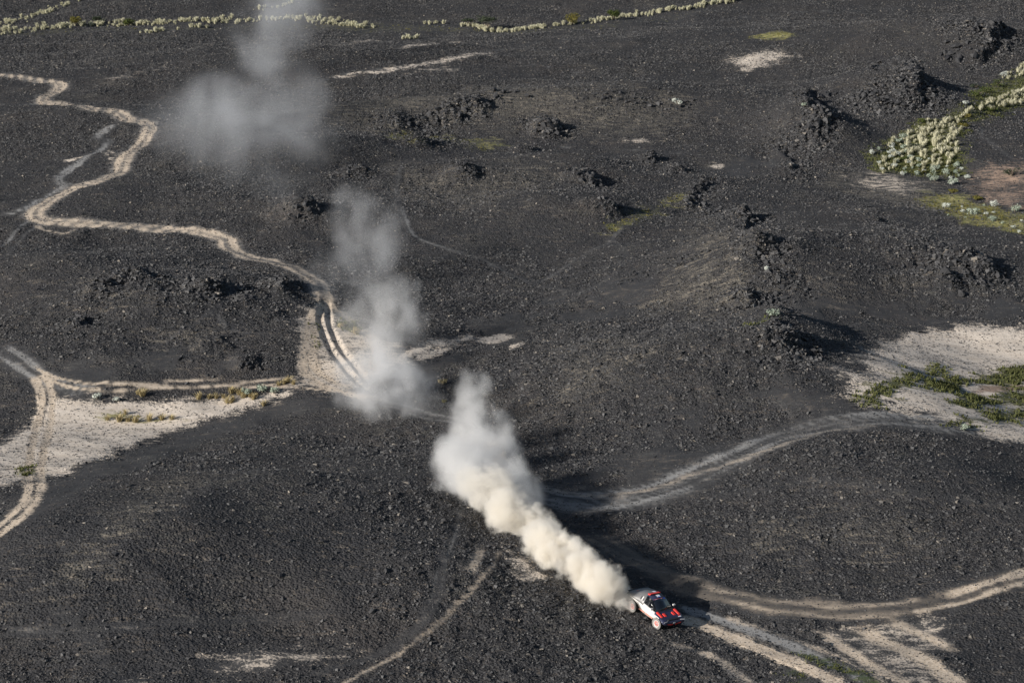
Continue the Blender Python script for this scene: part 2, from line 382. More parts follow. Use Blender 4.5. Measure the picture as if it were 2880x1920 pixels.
# patches: photo polygon, kind, strength, edge softness in metres
PATCHES = [
    ("sand_flat", "pale sand flat with black pebbles at the left edge", [(-40, 1290), (30, 1235), (95, 1190), (150, 1135), (200, 1122), (300, 1130), (420, 1128), (560, 1130), (690, 1112), (780, 1100), (800, 1110), (760, 1126), (680, 1148), (588, 1178), (430, 1222), (310, 1272), (180, 1330), (100, 1345), (-40, 1375)], "sand", 0.93, 1.5),
    ("sand_flat", "pale sand and dry grass between the wheel ruts beside the dust cloud", [(820, 900), (860, 870), (900, 850), (960, 865), (1010, 890), (1070, 940), (1150, 985), (1100, 1030), (1040, 1075), (960, 1100), (850, 1092), (760, 1088), (840, 1050), (855, 1000)], "sand", 0.62, 1.6),
    ("sand_flat", "long pale sand streaks on dark gravel right of the dust cloud", [(1180, 975), (1240, 955), (1320, 945), (1330, 955), (1260, 970), (1190, 990), (1150, 1010), (1170, 1025), (1120, 1020), (1110, 1000)], "sand", 0.8, 1.2),
    ("sand_flat", "small oval sand patch on smooth dark gravel", [(1330, 962), (1370, 945), (1420, 938), (1446, 950), (1410, 962), (1350, 966)], "sand", 0.9, 0.8),
    ("sand_flat", "small sand crescent around dark rocks near the dust cloud", [(1160, 1005), (1210, 985), (1280, 975), (1270, 985), (1230, 1000), (1180, 1015)], "sand", 0.75, 0.8),
    ("sand_flat", "tiny sand streak at the edge of the rubble slope", [(1440, 970), (1475, 962), (1470, 970), (1430, 984)], "sand", 0.8, 0.5),
    ("sand_flat", "wide pale sand flat with green grass at the right edge", [(2380, 1100), (2420, 1070), (2440, 1030), (2470, 985), (2540, 955), (2640, 930), (2760, 922), (2920, 935), (2920, 1240), (2800, 1225), (2700, 1200), (2600, 1160), (2480, 1140), (2400, 1128)], "sand", 0.92, 2.2),
    ("sand_flat", "broken pale sand fringe left of the wide sand flat", [(2340, 1060), (2390, 1010), (2420, 970), (2440, 990), (2410, 1040), (2370, 1070)], "sand", 0.6, 2.0),
    ("sand_flat", "pale sand fan with black stones at the lower right", [(2290, 1775), (2400, 1760), (2500, 1745), (2640, 1722), (2730, 1740), (2690, 1780), (2620, 1790), (2690, 1830), (2630, 1850), (2610, 1875), (2660, 1905), (2720, 1935), (2540, 1935), (2440, 1870), (2360, 1820)], "sand", 0.5, 1.6),
    ("sand_flat", "bare sandy wedge on black gravel beside the base of the dust trail", [(1410, 1530), (1450, 1550), (1500, 1590), (1545, 1630), (1500, 1640), (1465, 1620), (1440, 1580)], "sand", 0.74, 0.9),
    ("sand_flat", "pale sand patch alone on the far dark plain", [(2075, 175), (2100, 155), (2150, 145), (2210, 152), (2235, 162), (2190, 172), (2150, 180), (2110, 192)], "sand", 0.95, 4.0),
    ("sand_flat", "long thin pale sand line across the far dark slope", [(930, 215), (1060, 200), (1180, 178), (1260, 163), (1385, 148), (1390, 151), (1290, 170), (1200, 186), (1080, 206), (930, 220)], "sand", 0.85, 1.4),
    ("sand_flat", "thin sand line above the long far sand line", [(1120, 135), (1200, 122), (1285, 113), (1290, 118), (1200, 130), (1130, 139)], "sand", 0.75, 2.0),
    ("sand_flat", "short sand line below the far row of pale tussocks", [(955, 128), (1000, 116), (1060, 109), (1062, 113), (1005, 122), (960, 132)], "sand", 0.7, 2.0),
    ("sand_flat", "broken sand streaks below the long far sand line", [(1130, 200), (1200, 193), (1290, 190), (1290, 200), (1200, 204), (1130, 206)], "sand", 0.58, 2.0),
    ("sand_flat", "thin sand streaks on the far slope left of the drifting dust", [(400, 204), (470, 188), (380, 215), (310, 222)], "sand", 0.6, 2.0),
    ("sand_flat", "small bright sand streaks below the far dirt road bend", [(182, 448), (220, 444), (215, 452), (190, 455)], "sand", 0.9, 0.8),
    ("sand_flat", "two short sand dashes inside the far dirt road bend", [(288, 428), (300, 432), (312, 446), (304, 444)], "sand", 0.9, 0.7),
    ("sand_flat", "short sand dash inside the far dirt road bend, the upper one", [(305, 422), (316, 426), (326, 438), (318, 436)], "sand", 0.9, 0.7),
    ("sand_flat", "small sand patch among rubble in the middle of the far slope", [(1740, 395), (1800, 388), (1840, 395), (1800, 402), (1760, 400)], "sand", 0.75, 1.6),
    ("sand_flat", "small bright sand patch left of the smooth rock gully", [(1990, 470), (2025, 460), (2045, 464), (2020, 474)], "sand", 0.85, 1.0),
    ("sand_flat", "mottled sand ground below the tussock wash", [(2390, 480), (2500, 478), (2560, 500), (2640, 540), (2590, 552), (2480, 540), (2380, 530)], "sand", 0.5, 3.0),
    ("sand_flat", "pinkish bare ground right of the tussock wash", [(2720, 480), (2900, 450), (2900, 600), (2820, 590), (2740, 540)], "pink", 0.62, 4.0),
    ("sand_flat", "pale sandy streaks at the bottom edge of the dark foreground", [(560, 1870), (640, 1840), (760, 1815), (860, 1830), (980, 1810), (960, 1850), (820, 1870), (700, 1900), (600, 1890)], "sand", 0.54, 1.6),
    ("sand_flat", "tan patch on the bottom edge of the dark foreground", [(320, 1900), (400, 1893), (440, 1935), (310, 1935)], "sand", 0.48, 1.2),
    ("grass_patch", "green floor of the tussock wash at right", [(2430, 460), (2450, 430), (2500, 400), (2560, 350), (2650, 325), (2720, 300), (2750, 250), (2900, 175), (2900, 290), (2800, 330), (2720, 350), (2700, 390), (2715, 440), (2720, 490), (2620, 500), (2540, 492), (2450, 475)], "grass", 0.74, 2.4),
    ("grass_patch", "yellowish green flat below the tussock wash at the right edge", [(2600, 540), (2700, 545), (2800, 585), (2920, 600), (2920, 665), (2800, 640), (2700, 615), (2620, 580)], "ygrass", 0.85, 2.4),
    ("grass_patch", "small round green patch alone on the far dark plain", [(2115, 104), (2150, 92), (2200, 92), (2230, 97), (2200, 108), (2150, 112)], "ygrass", 0.9, 2.0),
    ("grass_patch", "thin green line in the middle of the far slope", [(1080, 378), (1160, 378), (1260, 386), (1255, 394), (1160, 394), (1100, 388)], "ygrass", 0.9, 2.2),
    ("grass_patch", "speckled green patch right of the thin green line", [(1300, 400), (1380, 395), (1410, 410), (1390, 425), (1330, 415)], "ygrass", 0.68, 3.5),
    ("grass_patch", "green strip in the hollow above the layered rock knob", [(1700, 640), (1760, 615), (1850, 575), (1920, 545), (1930, 555), (1850, 595), (1770, 635), (1715, 655)], "ygrass", 0.7, 2.2),
    ("grass_patch", "small green strip at the foot of the rock knob", [(2090, 912), (2130, 895), (2200, 895), (2225, 900), (2150, 908), (2100, 920)], "grass", 0.6, 1.0),
    ("grass_patch", "green streaks at the lower left of the wide sand flat", [(2410, 1125), (2470, 1080), (2560, 1045), (2640, 1030), (2650, 1045), (2560, 1085), (2480, 1120), (2440, 1132)], "grass", 0.82, 2.0),
    ("grass_patch", "green strip across the middle of the wide sand flat", [(2600, 1085), (2680, 1060), (2760, 1055), (2730, 1080), (2650, 1095)], "grass", 0.9, 1.8),
    ("grass_patch", "dense green strip at the right edge of the wide sand flat", [(2740, 1075), (2790, 1045), (2900, 1030), (2900, 1078), (2800, 1082)], "grass", 0.85, 1.8),
    ("grass_patch", "long green strip below the bare dirt of the wide sand flat", [(2690, 1135), (2720, 1112), (2800, 1105), (2900, 1092), (2900, 1130), (2790, 1135), (2720, 1145)], "grass", 0.85, 1.5),
    ("grass_patch", "lowest green strip of the wide sand flat", [(2670, 1195), (2720, 1178), (2800, 1160), (2900, 1150), (2900, 1180), (2800, 1190), (2720, 1202)], "grass", 0.78, 1.5),
    ("dirt_flat", "bare reddish dirt between the green strips of the wide sand flat", [(2710, 1108), (2760, 1085), (2840, 1080), (2900, 1082), (2900, 1092), (2800, 1105), (2750, 1110)], "pink", 0.9, 0.8),
    ("grass_patch", "low green weeds between the wheel tracks at the bottom edge", [(2200, 1830), (2260, 1830), (2380, 1870), (2480, 1900), (2560, 1935), (2470, 1935), (2380, 1900), (2280, 1865)], "weed", 0.62, 0.7),
    ("grass_patch", "low green weeds left of the bright wheel track at the bottom edge", [(2200, 1870), (2250, 1880), (2320, 1925), (2230, 1925), (2190, 1890)], "weed", 0.5, 0.8),
    ("grass_patch", "green grass inside the rut loop beside the dust cloud", [(940, 905), (960, 890), (1000, 900), (1020, 930), (1000, 945), (960, 930)], "grass", 0.65, 0.8),
    ("grass_patch", "green tufts between the left rut and the shadowed rut", [(865, 905), (895, 890), (915, 950), (905, 985), (880, 980), (872, 940)], "grass", 0.5, 0.7),
    ("grass_patch", "green strip across the pale sand flat at left", [(220, 1160), (280, 1165), (340, 1155), (370, 1165), (400, 1175), (520, 1180), (450, 1188), (340, 1185), (260, 1175)], "ygrass", 0.6, 0.9),
    ("grass_patch", "green weeds where the double ruts leave the sand flat", [(50, 1325), (80, 1305), (120, 1310), (122, 1335), (70, 1350)], "grass", 0.62, 0.6),
    ("ground_dust", "", [(880, 300), (1000, 270), (1240, 250), (1500, 230), (1800, 240), (1980, 270), (1990, 320), (1900, 400), (1600, 380), (1300, 360), (1050, 380), (900, 350)], "dust", 0.48, 7.0),
    ("ground_dust", "", [(1050, 440), (1300, 470), (1450, 440), (1600, 500), (1500, 560), (1250, 600), (1100, 560)], "dust", 0.50, 6.0),
    ("ground_dust", "", [(1920, 560), (2020, 600), (2080, 700), (2200, 790), (2240, 880), (2130, 900), (1900, 900), (1750, 890), (1900, 760)], "dust", 0.49, 5.0),
    ("ground_dust", "", [(2250, 760), (2500, 770), (2700, 760), (2880, 780), (2880, 820), (2600, 820), (2300, 840)], "dust", 0.46, 4.0),
    ("ground_dust", "", [(180, 1600), (300, 1480), (420, 1380), (560, 1310), (600, 1330), (480, 1420), (360, 1520), (240, 1620), (60, 1720)], "dust", 0.51, 3.0),
    ("ground_dust", "", [(150, 790), (300, 780), (400, 830), (300, 880), (180, 880)], "dust", 0.44, 4.0),
    ("ground_dust", "", [(360, 920), (560, 900), (640, 960), (560, 1010), (400, 980)], "dust", 0.42, 4.0),
    ("ground_dust", "", [(2080, 1480), (2300, 1440), (2600, 1480), (2650, 1570), (2300, 1570), (2100, 1550)], "dust", 0.44, 4.0),
    ("ground_dust", "", [(1620, 950), (1800, 930), (1900, 1000), (1750, 1080), (1560, 1180), (1500, 1150)], "dust", 0.44, 4.0),
    ("ground_dust", "", [(2380, 460), (2560, 480), (2680, 540), (2620, 600), (2440, 560), (2300, 520)], "dust", 0.56, 4.0),
    ("grass_patch", "dim green ground along the far row of pale tussocks", [(-20, 90), (200, 78), (500, 70), (900, 62), (1300, 72), (1420, 88), (1700, 62), (2080, 12), (2090, 18), (1800, 64), (1440, 100), (1330, 92), (1000, 96), (700, 80), (300, 88), (-20, 104)], "ygrass", 0.36, 3.0),
]
PATCHES = [(n, l, a[:, :2], k, s, e) for a, (n, l, p, k, s, e) in zip(at_many([r[2] for r in PATCHES]), PATCHES)]
# smooth stretches with few stones
SMOOTH = [line(a) for a in at_many([
    [(1120, 1050), (1250, 1000), (1400, 935), (1550, 865), (1680, 825), (1760, 800)], [(2060, 490), (2110, 470), (2170, 435)],
    [(1700, 880), (1550, 880), (1450, 910)],     [(2300, 1130), (2150, 1170), (2000, 1230), (1860, 1300), (1700, 1360)], [(560, 1010), (300, 1040), (200, 1040)],
    [(2300, 880), (2500, 890), (2880, 860)]])]

def d_poly(x, y, pg, reach):
    """Signed distance to a polygon (inside positive), clipped at -reach outside."""
    out = np.full(x.shape, -float(reach))
    lo, hi = pg.min(0)-reach, pg.max(0)+reach
    idx = np.nonzero((x > lo[0]) & (x < hi[0]) & (y > lo[1]) & (y < hi[1]))[0]
    if len(idx) == 0: return out
    px, py = x[idx], y[idx]
    inside = np.zeros(len(idx), bool)
    best = np.full(len(idx), 1e9)
    n = len(pg)
    for i in range(n):
        a, b = pg[i], pg[(i+1) % n]
        ab = b-a
        t = np.clip(((px-a[0])*ab[0]+(py-a[1])*ab[1])/(float(ab @ ab)+1e-9), 0, 1)
        best = np.minimum(best, (px-a[0]-t*ab[0])**2+(py-a[1]-t*ab[1])**2)
        c = ((a[1] > py) != (b[1] > py)) & (px < (b[0]-a[0])*(py-a[1])/(b[1]-a[1]+1e-12)+a[0])
        inside ^= c
    out[idx] = np.where(inside, np.sqrt(best), -np.sqrt(best))
    return np.maximum(out, -reach)

def box(x, y, pl, reach):
    lo, hi = pl.min(0)-reach, pl.max(0)+reach
    return np.nonzero((x > lo[0]) & (x < hi[0]) & (y > lo[1]) & (y < hi[1]))[0]

def masks(x, y):
    """Surface masks of the ground at world points, and which feature a point belongs to."""
    m = {k: np.zeros(x.shape) for k in ("sand", "tan", "grey", "brown", "pink", "grass", "ygrass", "weed", "smooth", "rut", "dark", "dust")}
    fid = np.zeros(x.shape, np.int32)
    wob = (fbm(x/2.2, y/2.2, 3, 91)-0.5)
    wob2 = (fbm(x*1.6, y*1.6, 2, 93)-0.5)
    def up(k, I, v): m[k][I] = np.maximum(m[k][I], v)
    for i, (n, l, pg, k, s, e) in enumerate(PATCHES):
        I = box(x, y, pg, e*3+2)
        if len(I) == 0: continue
        d = d_poly(x[I], y[I], pg, e*3+2) + (wob[I]*1.8+wob2[I]*0.6)*e
        v = s*sstep(-e*2.2, e*1.6, d)
        up(k, I, v)
        if k == "dust": continue
        fid[I] = np.where(d > -0.1*e, 1+i, fid[I])
        up("smooth", I, (0.8 if k in ("sand", "pink") else 0.55)*sstep(-e, e, d))
    for i, (n, l, pl, w, k, s) in enumerate(ROADS):
        I = box(x, y, pl, w*2.6+1.5)
        if len(I) == 0: continue
        d0, sg, arc = d_line(x[I], y[I], pl, w*2.6+1.5)
        on = sg != 0
        L = float(np.linalg.norm(np.diff(pl, axis=0), axis=1).sum())
        lane = fbm(arc*L/7.0+i*3.3, d0*sg/0.30+50, 3, 200+i)       # streaks running along the track
        drift = vnoise(arc*L/11.0+i, arc*0+i, 7)                   # worn more here, less there
        d = d0 + wob[I]*w*0.8 + wob2[I]*0.35
        ends = np.minimum(1, np.minimum(arc, 1-arc)*L/(2.5*w)+0.25)
        v = (1-sstep(w*0.15, w*1.75, d))*ends*(0.72+0.5*drift)
        v = v*np.clip(0.25+1.5*lane, 0, 1.25) if w > 0.7 else v*np.clip(0.45+1.1*lane, 0, 1.2)
        v = s*v*on
        if w >= 1.25:                                             # two worn wheel lanes
            ln = np.exp(-((d0-w*0.55)/(0.22*w+.1))**2)
            v = np.clip(v*(0.72+0.55*ln), 0, 1.3)
            up("rut", I, 0.3*ln*on)
            if k == "tan":
                side = 0.75+0.35*np.sign(sg)*np.sin(arc*L/9.0)     # now one rut is the brighter, now the other
                v = v*(0.42+0.75*ln*side)
        if k == "rut":
            up("tan", I, 0.25*v)  # sand colour held back: the rut floor's shade is put into its colour
            up("rut", I, (1-sstep(w*0.5, w*1.1, d0))*on)
        else:
            up(k, I, v)
            if k == "tan" and w > 0.32: up("grey", I, 0.62*(1-sstep(w*0.8, w*2.4, d))*on*ends)
            up("rut", I, 0.2*(1-sstep(w*0.5, w*1.3, d))*on)
        up("smooth", I, min(1, s+.15)*(1-sstep(w*0.5, w*1.6, d))*on*ends)
        fid[I] = np.where((d < w*0.95) & on, 1000+i, fid[I])
    for pl in SMOOTH:
        I = box(x, y, pl, 9)
        d = d_line(x[I], y[I], pl, 9)[0]+wob[I]*5
        up("smooth", I, 0.9*(1-sstep(1.5, 6, d))*sstep(.30, .50, fbm(x[I]/4.0, y[I]/5.5, 3, 119)))
    return m, fid

def rockiness(x, y, sm):
    r = fbm(x/22, y/22, 4, 31)
    r2 = fbm(x/5.0, y/8.0, 3, 37)
    v = sstep(0.40, 0.60, 0.65*r+0.35*r2)*0.9+0.1
    for cx, cy, h, r_ in _cr:
        d2 = ((x-cx)**2+(y-cy)**2)/(r_*1.5)**2
        v = v+1.2*np.exp(-d2)
    for pl, h, dec in _sc:
        I = box(x, y, pl, 5)
        v[I] = v[I]+0.9*(1-sstep(1.0, 5.0, d_line(x[I], y[I], pl, 5)[0]))
    return v*(1-sm)

def H_full(x, y, m, rk, near=1.0):
    z = H_smooth(x, y)
    z = z + rk*(0.42*(fbm(x/2.4, y/2.4, 3, 51)-0.5) + 0.30*(fbm(x/0.75, y/0.75, 2, 57)-0.5))
    crag = np.zeros(x.shape)
    for cx, cy, h, r_ in _cr:
        crag = crag+np.exp(-((x-cx)**2+(y-cy)**2)/(r_*1.3)**2)
    z = z + np.minimum(crag, 1.3)*(1-m["smooth"])*1.0*(np.abs(fbm(x/1.9, y/1.9, 3, 71)-0.5)*2-0.25)
    z = z - 0.24*m["rut"]*np.minimum(1, m["rut"]+.25) + 0.05*m["smooth"]*(fbm(x/1.3, y/1.3, 2, 61)-0.5)
    return z

# ------------------------------------------------------------------ materials
def new_mat(name):
    m = bpy.data.materials.new(name)
    m.use_nodes = True
    nt = m.node_tree
    return m, nt, nt.nodes["Principled BSDF"]

class NB:
    """Tiny node builder."""
    def __init__(self, nt): self.nt = nt
    def n(self, t, **kw):
        nd = self.nt.nodes.new(t)
        for k, v in kw.items(): setattr(nd, k, v)
        return nd
    def put(self, sock, v):
        if hasattr(v, "is_linked") or hasattr(v, "links"): self.nt.links.new(v, sock)
        else: sock.default_value = v
    def math(self, op, a, b=0.0, c=None, clamp=False):
        nd = self.n("ShaderNodeMath", operation=op, use_clamp=clamp)
        self.put(nd.inputs[0], a); self.put(nd.inputs[1], b)
        if c is not None: self.put(nd.inputs[2], c)
        return nd.outputs[0]
    def mix(self, f, a, b, blend='MIX'):
        nd = self.n("ShaderNodeMix", data_type='RGBA', blend_type=blend)
        self.put(nd.inputs[0], f); self.put(nd.inputs[6], a); self.put(nd.inputs[7], b)
        return nd.outputs[2]
    def attr(self, name):
        return self.n("ShaderNodeAttribute", attribute_name=name).outputs["Fac"]
    def noise(self, vec, scale, detail=3.0, rough=0.55):
        nd = self.n("ShaderNodeTexNoise")
        nd.inputs["Scale"].default_value = scale
        nd.inputs["Detail"].default_value = detail
        nd.inputs["Roughness"].default_value = rough
        self.nt.links.new(vec, nd.inputs["Vector"])
        return nd.outputs["Fac"]
    def ramp(self, v, a, b):
        nd = self.n("ShaderNodeMapRange", interpolation_type='SMOOTHSTEP')
        self.put(nd.inputs[0], v); nd.inputs[1].default_value = a; nd.inputs[2].default_value = b
        return nd.outputs[0]

def C(r, g, b): return (r, g, b, 1.0)

def ground_material():
    m, nt, bs = new_mat("volcanic_ground")
    b = NB(nt)
    geo = b.n("ShaderNodeNewGeometry").outputs["Position"]
    mp = b.n("ShaderNodeMapping")
    mp.inputs["Rotation"].default_value = (0, 0, math.radians(-27))
    mp.inputs["Scale"].default_value = (0.42, 1.5, 1.0)
    nt.links.new(geo, mp.inputs["Vector"])
    streak = b.noise(mp.outputs[0], 1.0, 4.0, 0.6)
    fine = b.noise(geo, 5.5, 3.0, 0.65)
    mid = b.noise(geo, 1.1, 4.0, 0.6)
    big = b.noise(geo, 0.05, 3.0, 0.5)
    brk = b.math('ADD', b.math('MULTIPLY', streak, 0.45), b.math('ADD', b.math('MULTIPLY', fine, 0.35), b.math('MULTIPLY', mid, 0.2)))
    def cover(name, lo=-0.09, hi=0.09, k=1.0):
        # where the mask beats the broken-up noise threshold
        v = b.math('SUBTRACT', b.math('MULTIPLY', b.attr(name), k), b.math('MULTIPLY_ADD', b.math('SUBTRACT', brk, 0.5), 2.2, 0.5))
        return b.ramp(v, lo, hi)
    dark = b.mix(b.ramp(fine, 0.3, 0.75), C(.018, .018, .0195), C(.052, .0515, .054))
    dark = b.mix(b.math('MULTIPLY', b.ramp(mid, 0.5, 0.75), 0.5), dark, C(.042, .041, .043))
    dark = b.mix(b.math('MULTIPLY', b.ramp(big, 0.5, 0.7), 0.35), dark, C(.072, .062, .055))
    big2 = b.noise(geo, 0.11, 4.0, 0.6)
    dust = b.ramp(b.math('ADD', b.math('MULTIPLY', streak, 0.5), b.math('ADD', b.math('MULTIPLY', fine, 0.3), b.math('MULTIPLY', big2, 0.4))), 0.62, 0.78)
    dark = b.mix(b.math('MULTIPLY', dust, 0.45), dark, C(.20, .18, .145))
    dark = b.mix(b.math('MULTIPLY', cover("dust", -0.25, 0.25), 0.8), dark, b.mix(fine, C(.10, .088, .072), C(.26, .235, .19)))
    smooth = b.mix(b.ramp(fine, 0.35, 0.7), C(.032, .033, .035), C(.054, .054, .056))
    smooth = b.mix(b.math('MULTIPLY', b.ramp(b.math('ADD', b.math('MULTIPLY', streak, .7), b.math('MULTIPLY', big2, .3)), .50, .72), .55), smooth, C(.095, .092, .088))
    col = b.mix(b.math('MULTIPLY', b.attr("smooth"), 0.8), dark, smooth)
    gv = b.ramp(b.attr("grey"), 0.35, 1.05)
    col = b.mix(cover("grey", -0.25, 0.30), col, b.mix(fine, b.mix(gv, C(.06, .060, .061), C(.17, .167, .163)), b.mix(gv, C(.11, .107, .104), C(.32, .315, .305))))
    col = b.mix(cover("brown", -0.35, 0.45), col, b.mix(fine, C(.085, .075, .066), C(.17, .145, .12)))
    col = b.mix(cover("sand", -0.14, 0.18, 1.0), col, b.mix(b.ramp(streak, .3, .7), C(.50, .43, .355), C(.64, .565, .48)))
    col = b.mix(cover("pink", -0.2, 0.25), col, C(.33, .235, .175))
    col = b.mix(cover("ygrass", -0.15, 0.2), col, b.mix(b.ramp(mid, .35, .65), C(.13, .135, .04), C(.30, .27, .12)))
    col = b.mix(cover("grass", -0.12, 0.15), col, b.mix(b.ramp(mid, .35, .65), C(.060, .072, .020), C(.125, .122, .042)))
    col = b.mix(cover("weed", -0.1, 0.12), col, b.mix(fine, C(.035, .055, .022), C(.08, .10, .045)))
    col = b.mix(cover("tan", -0.5, 0.5, 1.15), col, b.mix(b.ramp(fine, .3, .7), C(.40, .32, .235), C(.60, .51, .41)))
    nt.links.new(col, bs.inputs["Base Color"])
    bs.inputs["Roughness"].default_value = 0.9
    bs.inputs["Specular IOR Level"].default_value = 0.25
    bump = b.n("ShaderNodeBump")
    bump.inputs["Strength"].default_value = 1.0
    bump.inputs["Distance"].default_value = 0.11
    rough = b.math('ADD', 0.07, b.math('MULTIPLY_ADD', b.attr("smooth"), -1.2, 1.0, clamp=True))
    def chunks(scale):
        w = b.n("ShaderNodeVectorMath", operation='MULTIPLY_ADD')
        nz = b.n("ShaderNodeTexNoise"); nz.inputs["Scale"].default_value = scale*1.5; nt.links.new(geo, nz.inputs["Vector"])
        nt.links.new(nz.outputs["Color"], w.inputs[0]); w.inputs[1].default_value = (.5/scale,)*3; nt.links.new(geo, w.inputs[2])
        vo = b.n("ShaderNodeTexVoronoi"); vo.inputs["Scale"].default_value = scale; nt.links.new(w.outputs[0], vo.inputs["Vector"])
        return vo.outputs["Distance"]
    c1, c2 = chunks(4.6), chunks(1.7)
    hgt = b.math('MULTIPLY', b.math('ADD', b.math('MULTIPLY', fine, 0.5), b.math('ADD', b.math('MULTIPLY', c1, -1.0), b.math('MULTIPLY', c2, -1.0))), rough)
    nt.links.new(hgt, bump.inputs["Height"])
    nt.links.new(bump.outputs[0], bs.inputs["Normal"])
    return m

M_GROUND = ground_material()

def rock_material(name, lo, hi):
    m, nt, bs = new_mat(name)
    b = NB(nt)
    geo = b.n("ShaderNodeNewGeometry").outputs["Position"]
    t = b.attr("tone")
    n = b.noise(geo, 7.0, 3.0, 0.6)
    f = b.math('MULTIPLY_ADD', n, 0.5, b.math('MULTIPLY', t, 0.5))
    col = b.mix(b.ramp(f, 0.2, 0.8), lo, hi)
    col = b.mix(b.ramp(t, 0.93, 1.0), col, C(.21, .185, .155))
    nt.links.new(col, bs.inputs["Base Color"])
    bs.inputs["Roughness"].default_value = 0.75
    bs.inputs["Specular IOR Level"].default_value = 0.35
    bump = b.n("ShaderNodeBump")
    bump.inputs["Distance"].default_value = 0.05
    bump.inputs["Strength"].default_value = 0.6
    nt.links.new(b.noise(geo, 11.0, 3.0, 0.6), bump.inputs["Height"])
    nt.links.new(bump.outputs[0], bs.inputs["Normal"])
    return m

M_ROCK = rock_material("black_lava_rock", C(.019, .019, .021), C(.100, .098, .097))

# ------------------------------------------------------------------ the ground sheet, cut into ground, roads, sand flats
def ground(x, y, *keys):
    """Bilinear look-up in the built ground sheet (z and masks)."""
    x, y = np.atleast_1d(x), np.atleast_1d(y)
    r = np.hypot(x, y)
    u = np.clip((np.arctan2(x, y)+GRID["half"])/(2*GRID["half"])*(GRID["NA"]-1), 0, GRID["NA"]-1.001)
    v = np.clip((np.arctan2(CAM_Z, r)-GRID["dip0"])/(GRID["dip1"]-GRID["dip0"])*(GRID["NR"]-1), 0, GRID["NR"]-1.001)
    j, i = u.astype(int), v.astype(int)
    fu, fv = u-j, v-i
    out = []
    for k in keys:
        g = GRID[k]
        out.append((g[i, j]*(1-fu)+g[i, j+1]*fu)*(1-fv)+(g[i+1, j]*(1-fu)+g[i+1, j+1]*fu)*fv)
    return out

def build_ground():
    NA, NR = 900, 500
    half = math.radians(18.0)
    ang_in = np.linspace(-half, half, NA)
    ang_out = np.linspace(half, 2*math.pi-half, 60)[1:-1]
    ang = np.concatenate([ang_in, ang_out])              # clockwise from +Y
    # rows evenly spread over the dip angle, so that triangles are a like size to the eye
    dip = np.linspace(math.radians(28.5), math.radians(5.3), NR)
    r_in = CAM_Z/np.tan(dip)
    r = np.concatenate([[3, 12, 30, 55, 80, 100], r_in, np.geomspace(r_in[-1]*1.02, 7000, 40)])
    A, R = np.meshgrid(ang, r)
    x, y = (R*np.sin(A)).ravel(), (R*np.cos(A)).ravel()
    m, fid = masks(x, y)
    rk = rockiness(x, y, m["smooth"])
    z = H_full(x, y, m, rk)
    na, nr = len(ang), len(r)
    i, j = np.meshgrid(np.arange(nr-1), np.arange(na), indexing='ij')
    j2 = (j+1) % na
    a, b_, c, d = i*na+j, i*na+j2, (i+1)*na+j2, (i+1)*na+j
    quads = np.stack([a, d, c, b_], -1).reshape(-1, 4)
    co = np.stack([x, y, z], 1)
    GRID.update(NA=NA, NR=NR, half=half, dip0=dip[0], dip1=dip[-1], z=z.reshape(nr, na)[6:6+NR, :NA], rk=rk.reshape(nr, na)[6:6+NR, :NA])
    for k in m: GRID[k] = m[k].reshape(nr, na)[6:6+NR, :NA]
    # vertex normals of the whole sheet, so the pieces cut from it shade without seams
    e1, e2 = co[quads[:, 2]]-co[quads[:, 0]], co[quads[:, 3]]-co[quads[:, 1]]
    fn = np.cross(e1, e2)
    if fn[:, 2].mean() < 0:
        quads = quads[:, ::-1].copy()
        fn = -fn
    vn = np.zeros_like(co)
    for k in range(4): np.add.at(vn, quads[:, k], fn)
    vn /= np.linalg.norm(vn, axis=1, keepdims=True)+1e-12
    # centre disc
    fq = np.median(fid[quads], axis=1).astype(int)
    def piece(name, sel, label, cat, first=False):
        q = quads[sel]
        if len(q) == 0: return None
        u, inv = np.unique(q, return_inverse=True)
        o = np_obj(name, co[u], inv.reshape(-1, 4), M_GROUND, smooth=True)
        for k in ("sand", "tan", "grey", "brown", "pink", "grass", "ygrass", "weed", "smooth", "dust"):
            add_attr(o.data, k, m[k][u])
        o.data.normals_split_custom_set_from_vertices(vn[u].astype(np.float32))
        tag(o, label, cat, kind="structure")
        return o
    keyed = {}
    for idx, (n, l, *_r) in enumerate(PATCHES):
        keyed.setdefault((n, l), []).append(1+idx)
    for idx, (n, l, *_r) in enumerate(ROADS):
        keyed.setdefault((n, l), []).append(1000+idx)
    done = np.zeros(len(fq), bool)
    for (n, l), codes in keyed.items():
        sel = np.isin(fq, codes)
        if sel.sum() < 12: continue
        done |= sel
        piece(n, sel, l, n.replace("_", " ").split()[-1] if n != "sand_flat" else "sand")
    piece("ground", ~done, "black volcanic gravel ground rolling away into low rubble hills", "ground")

build_ground()

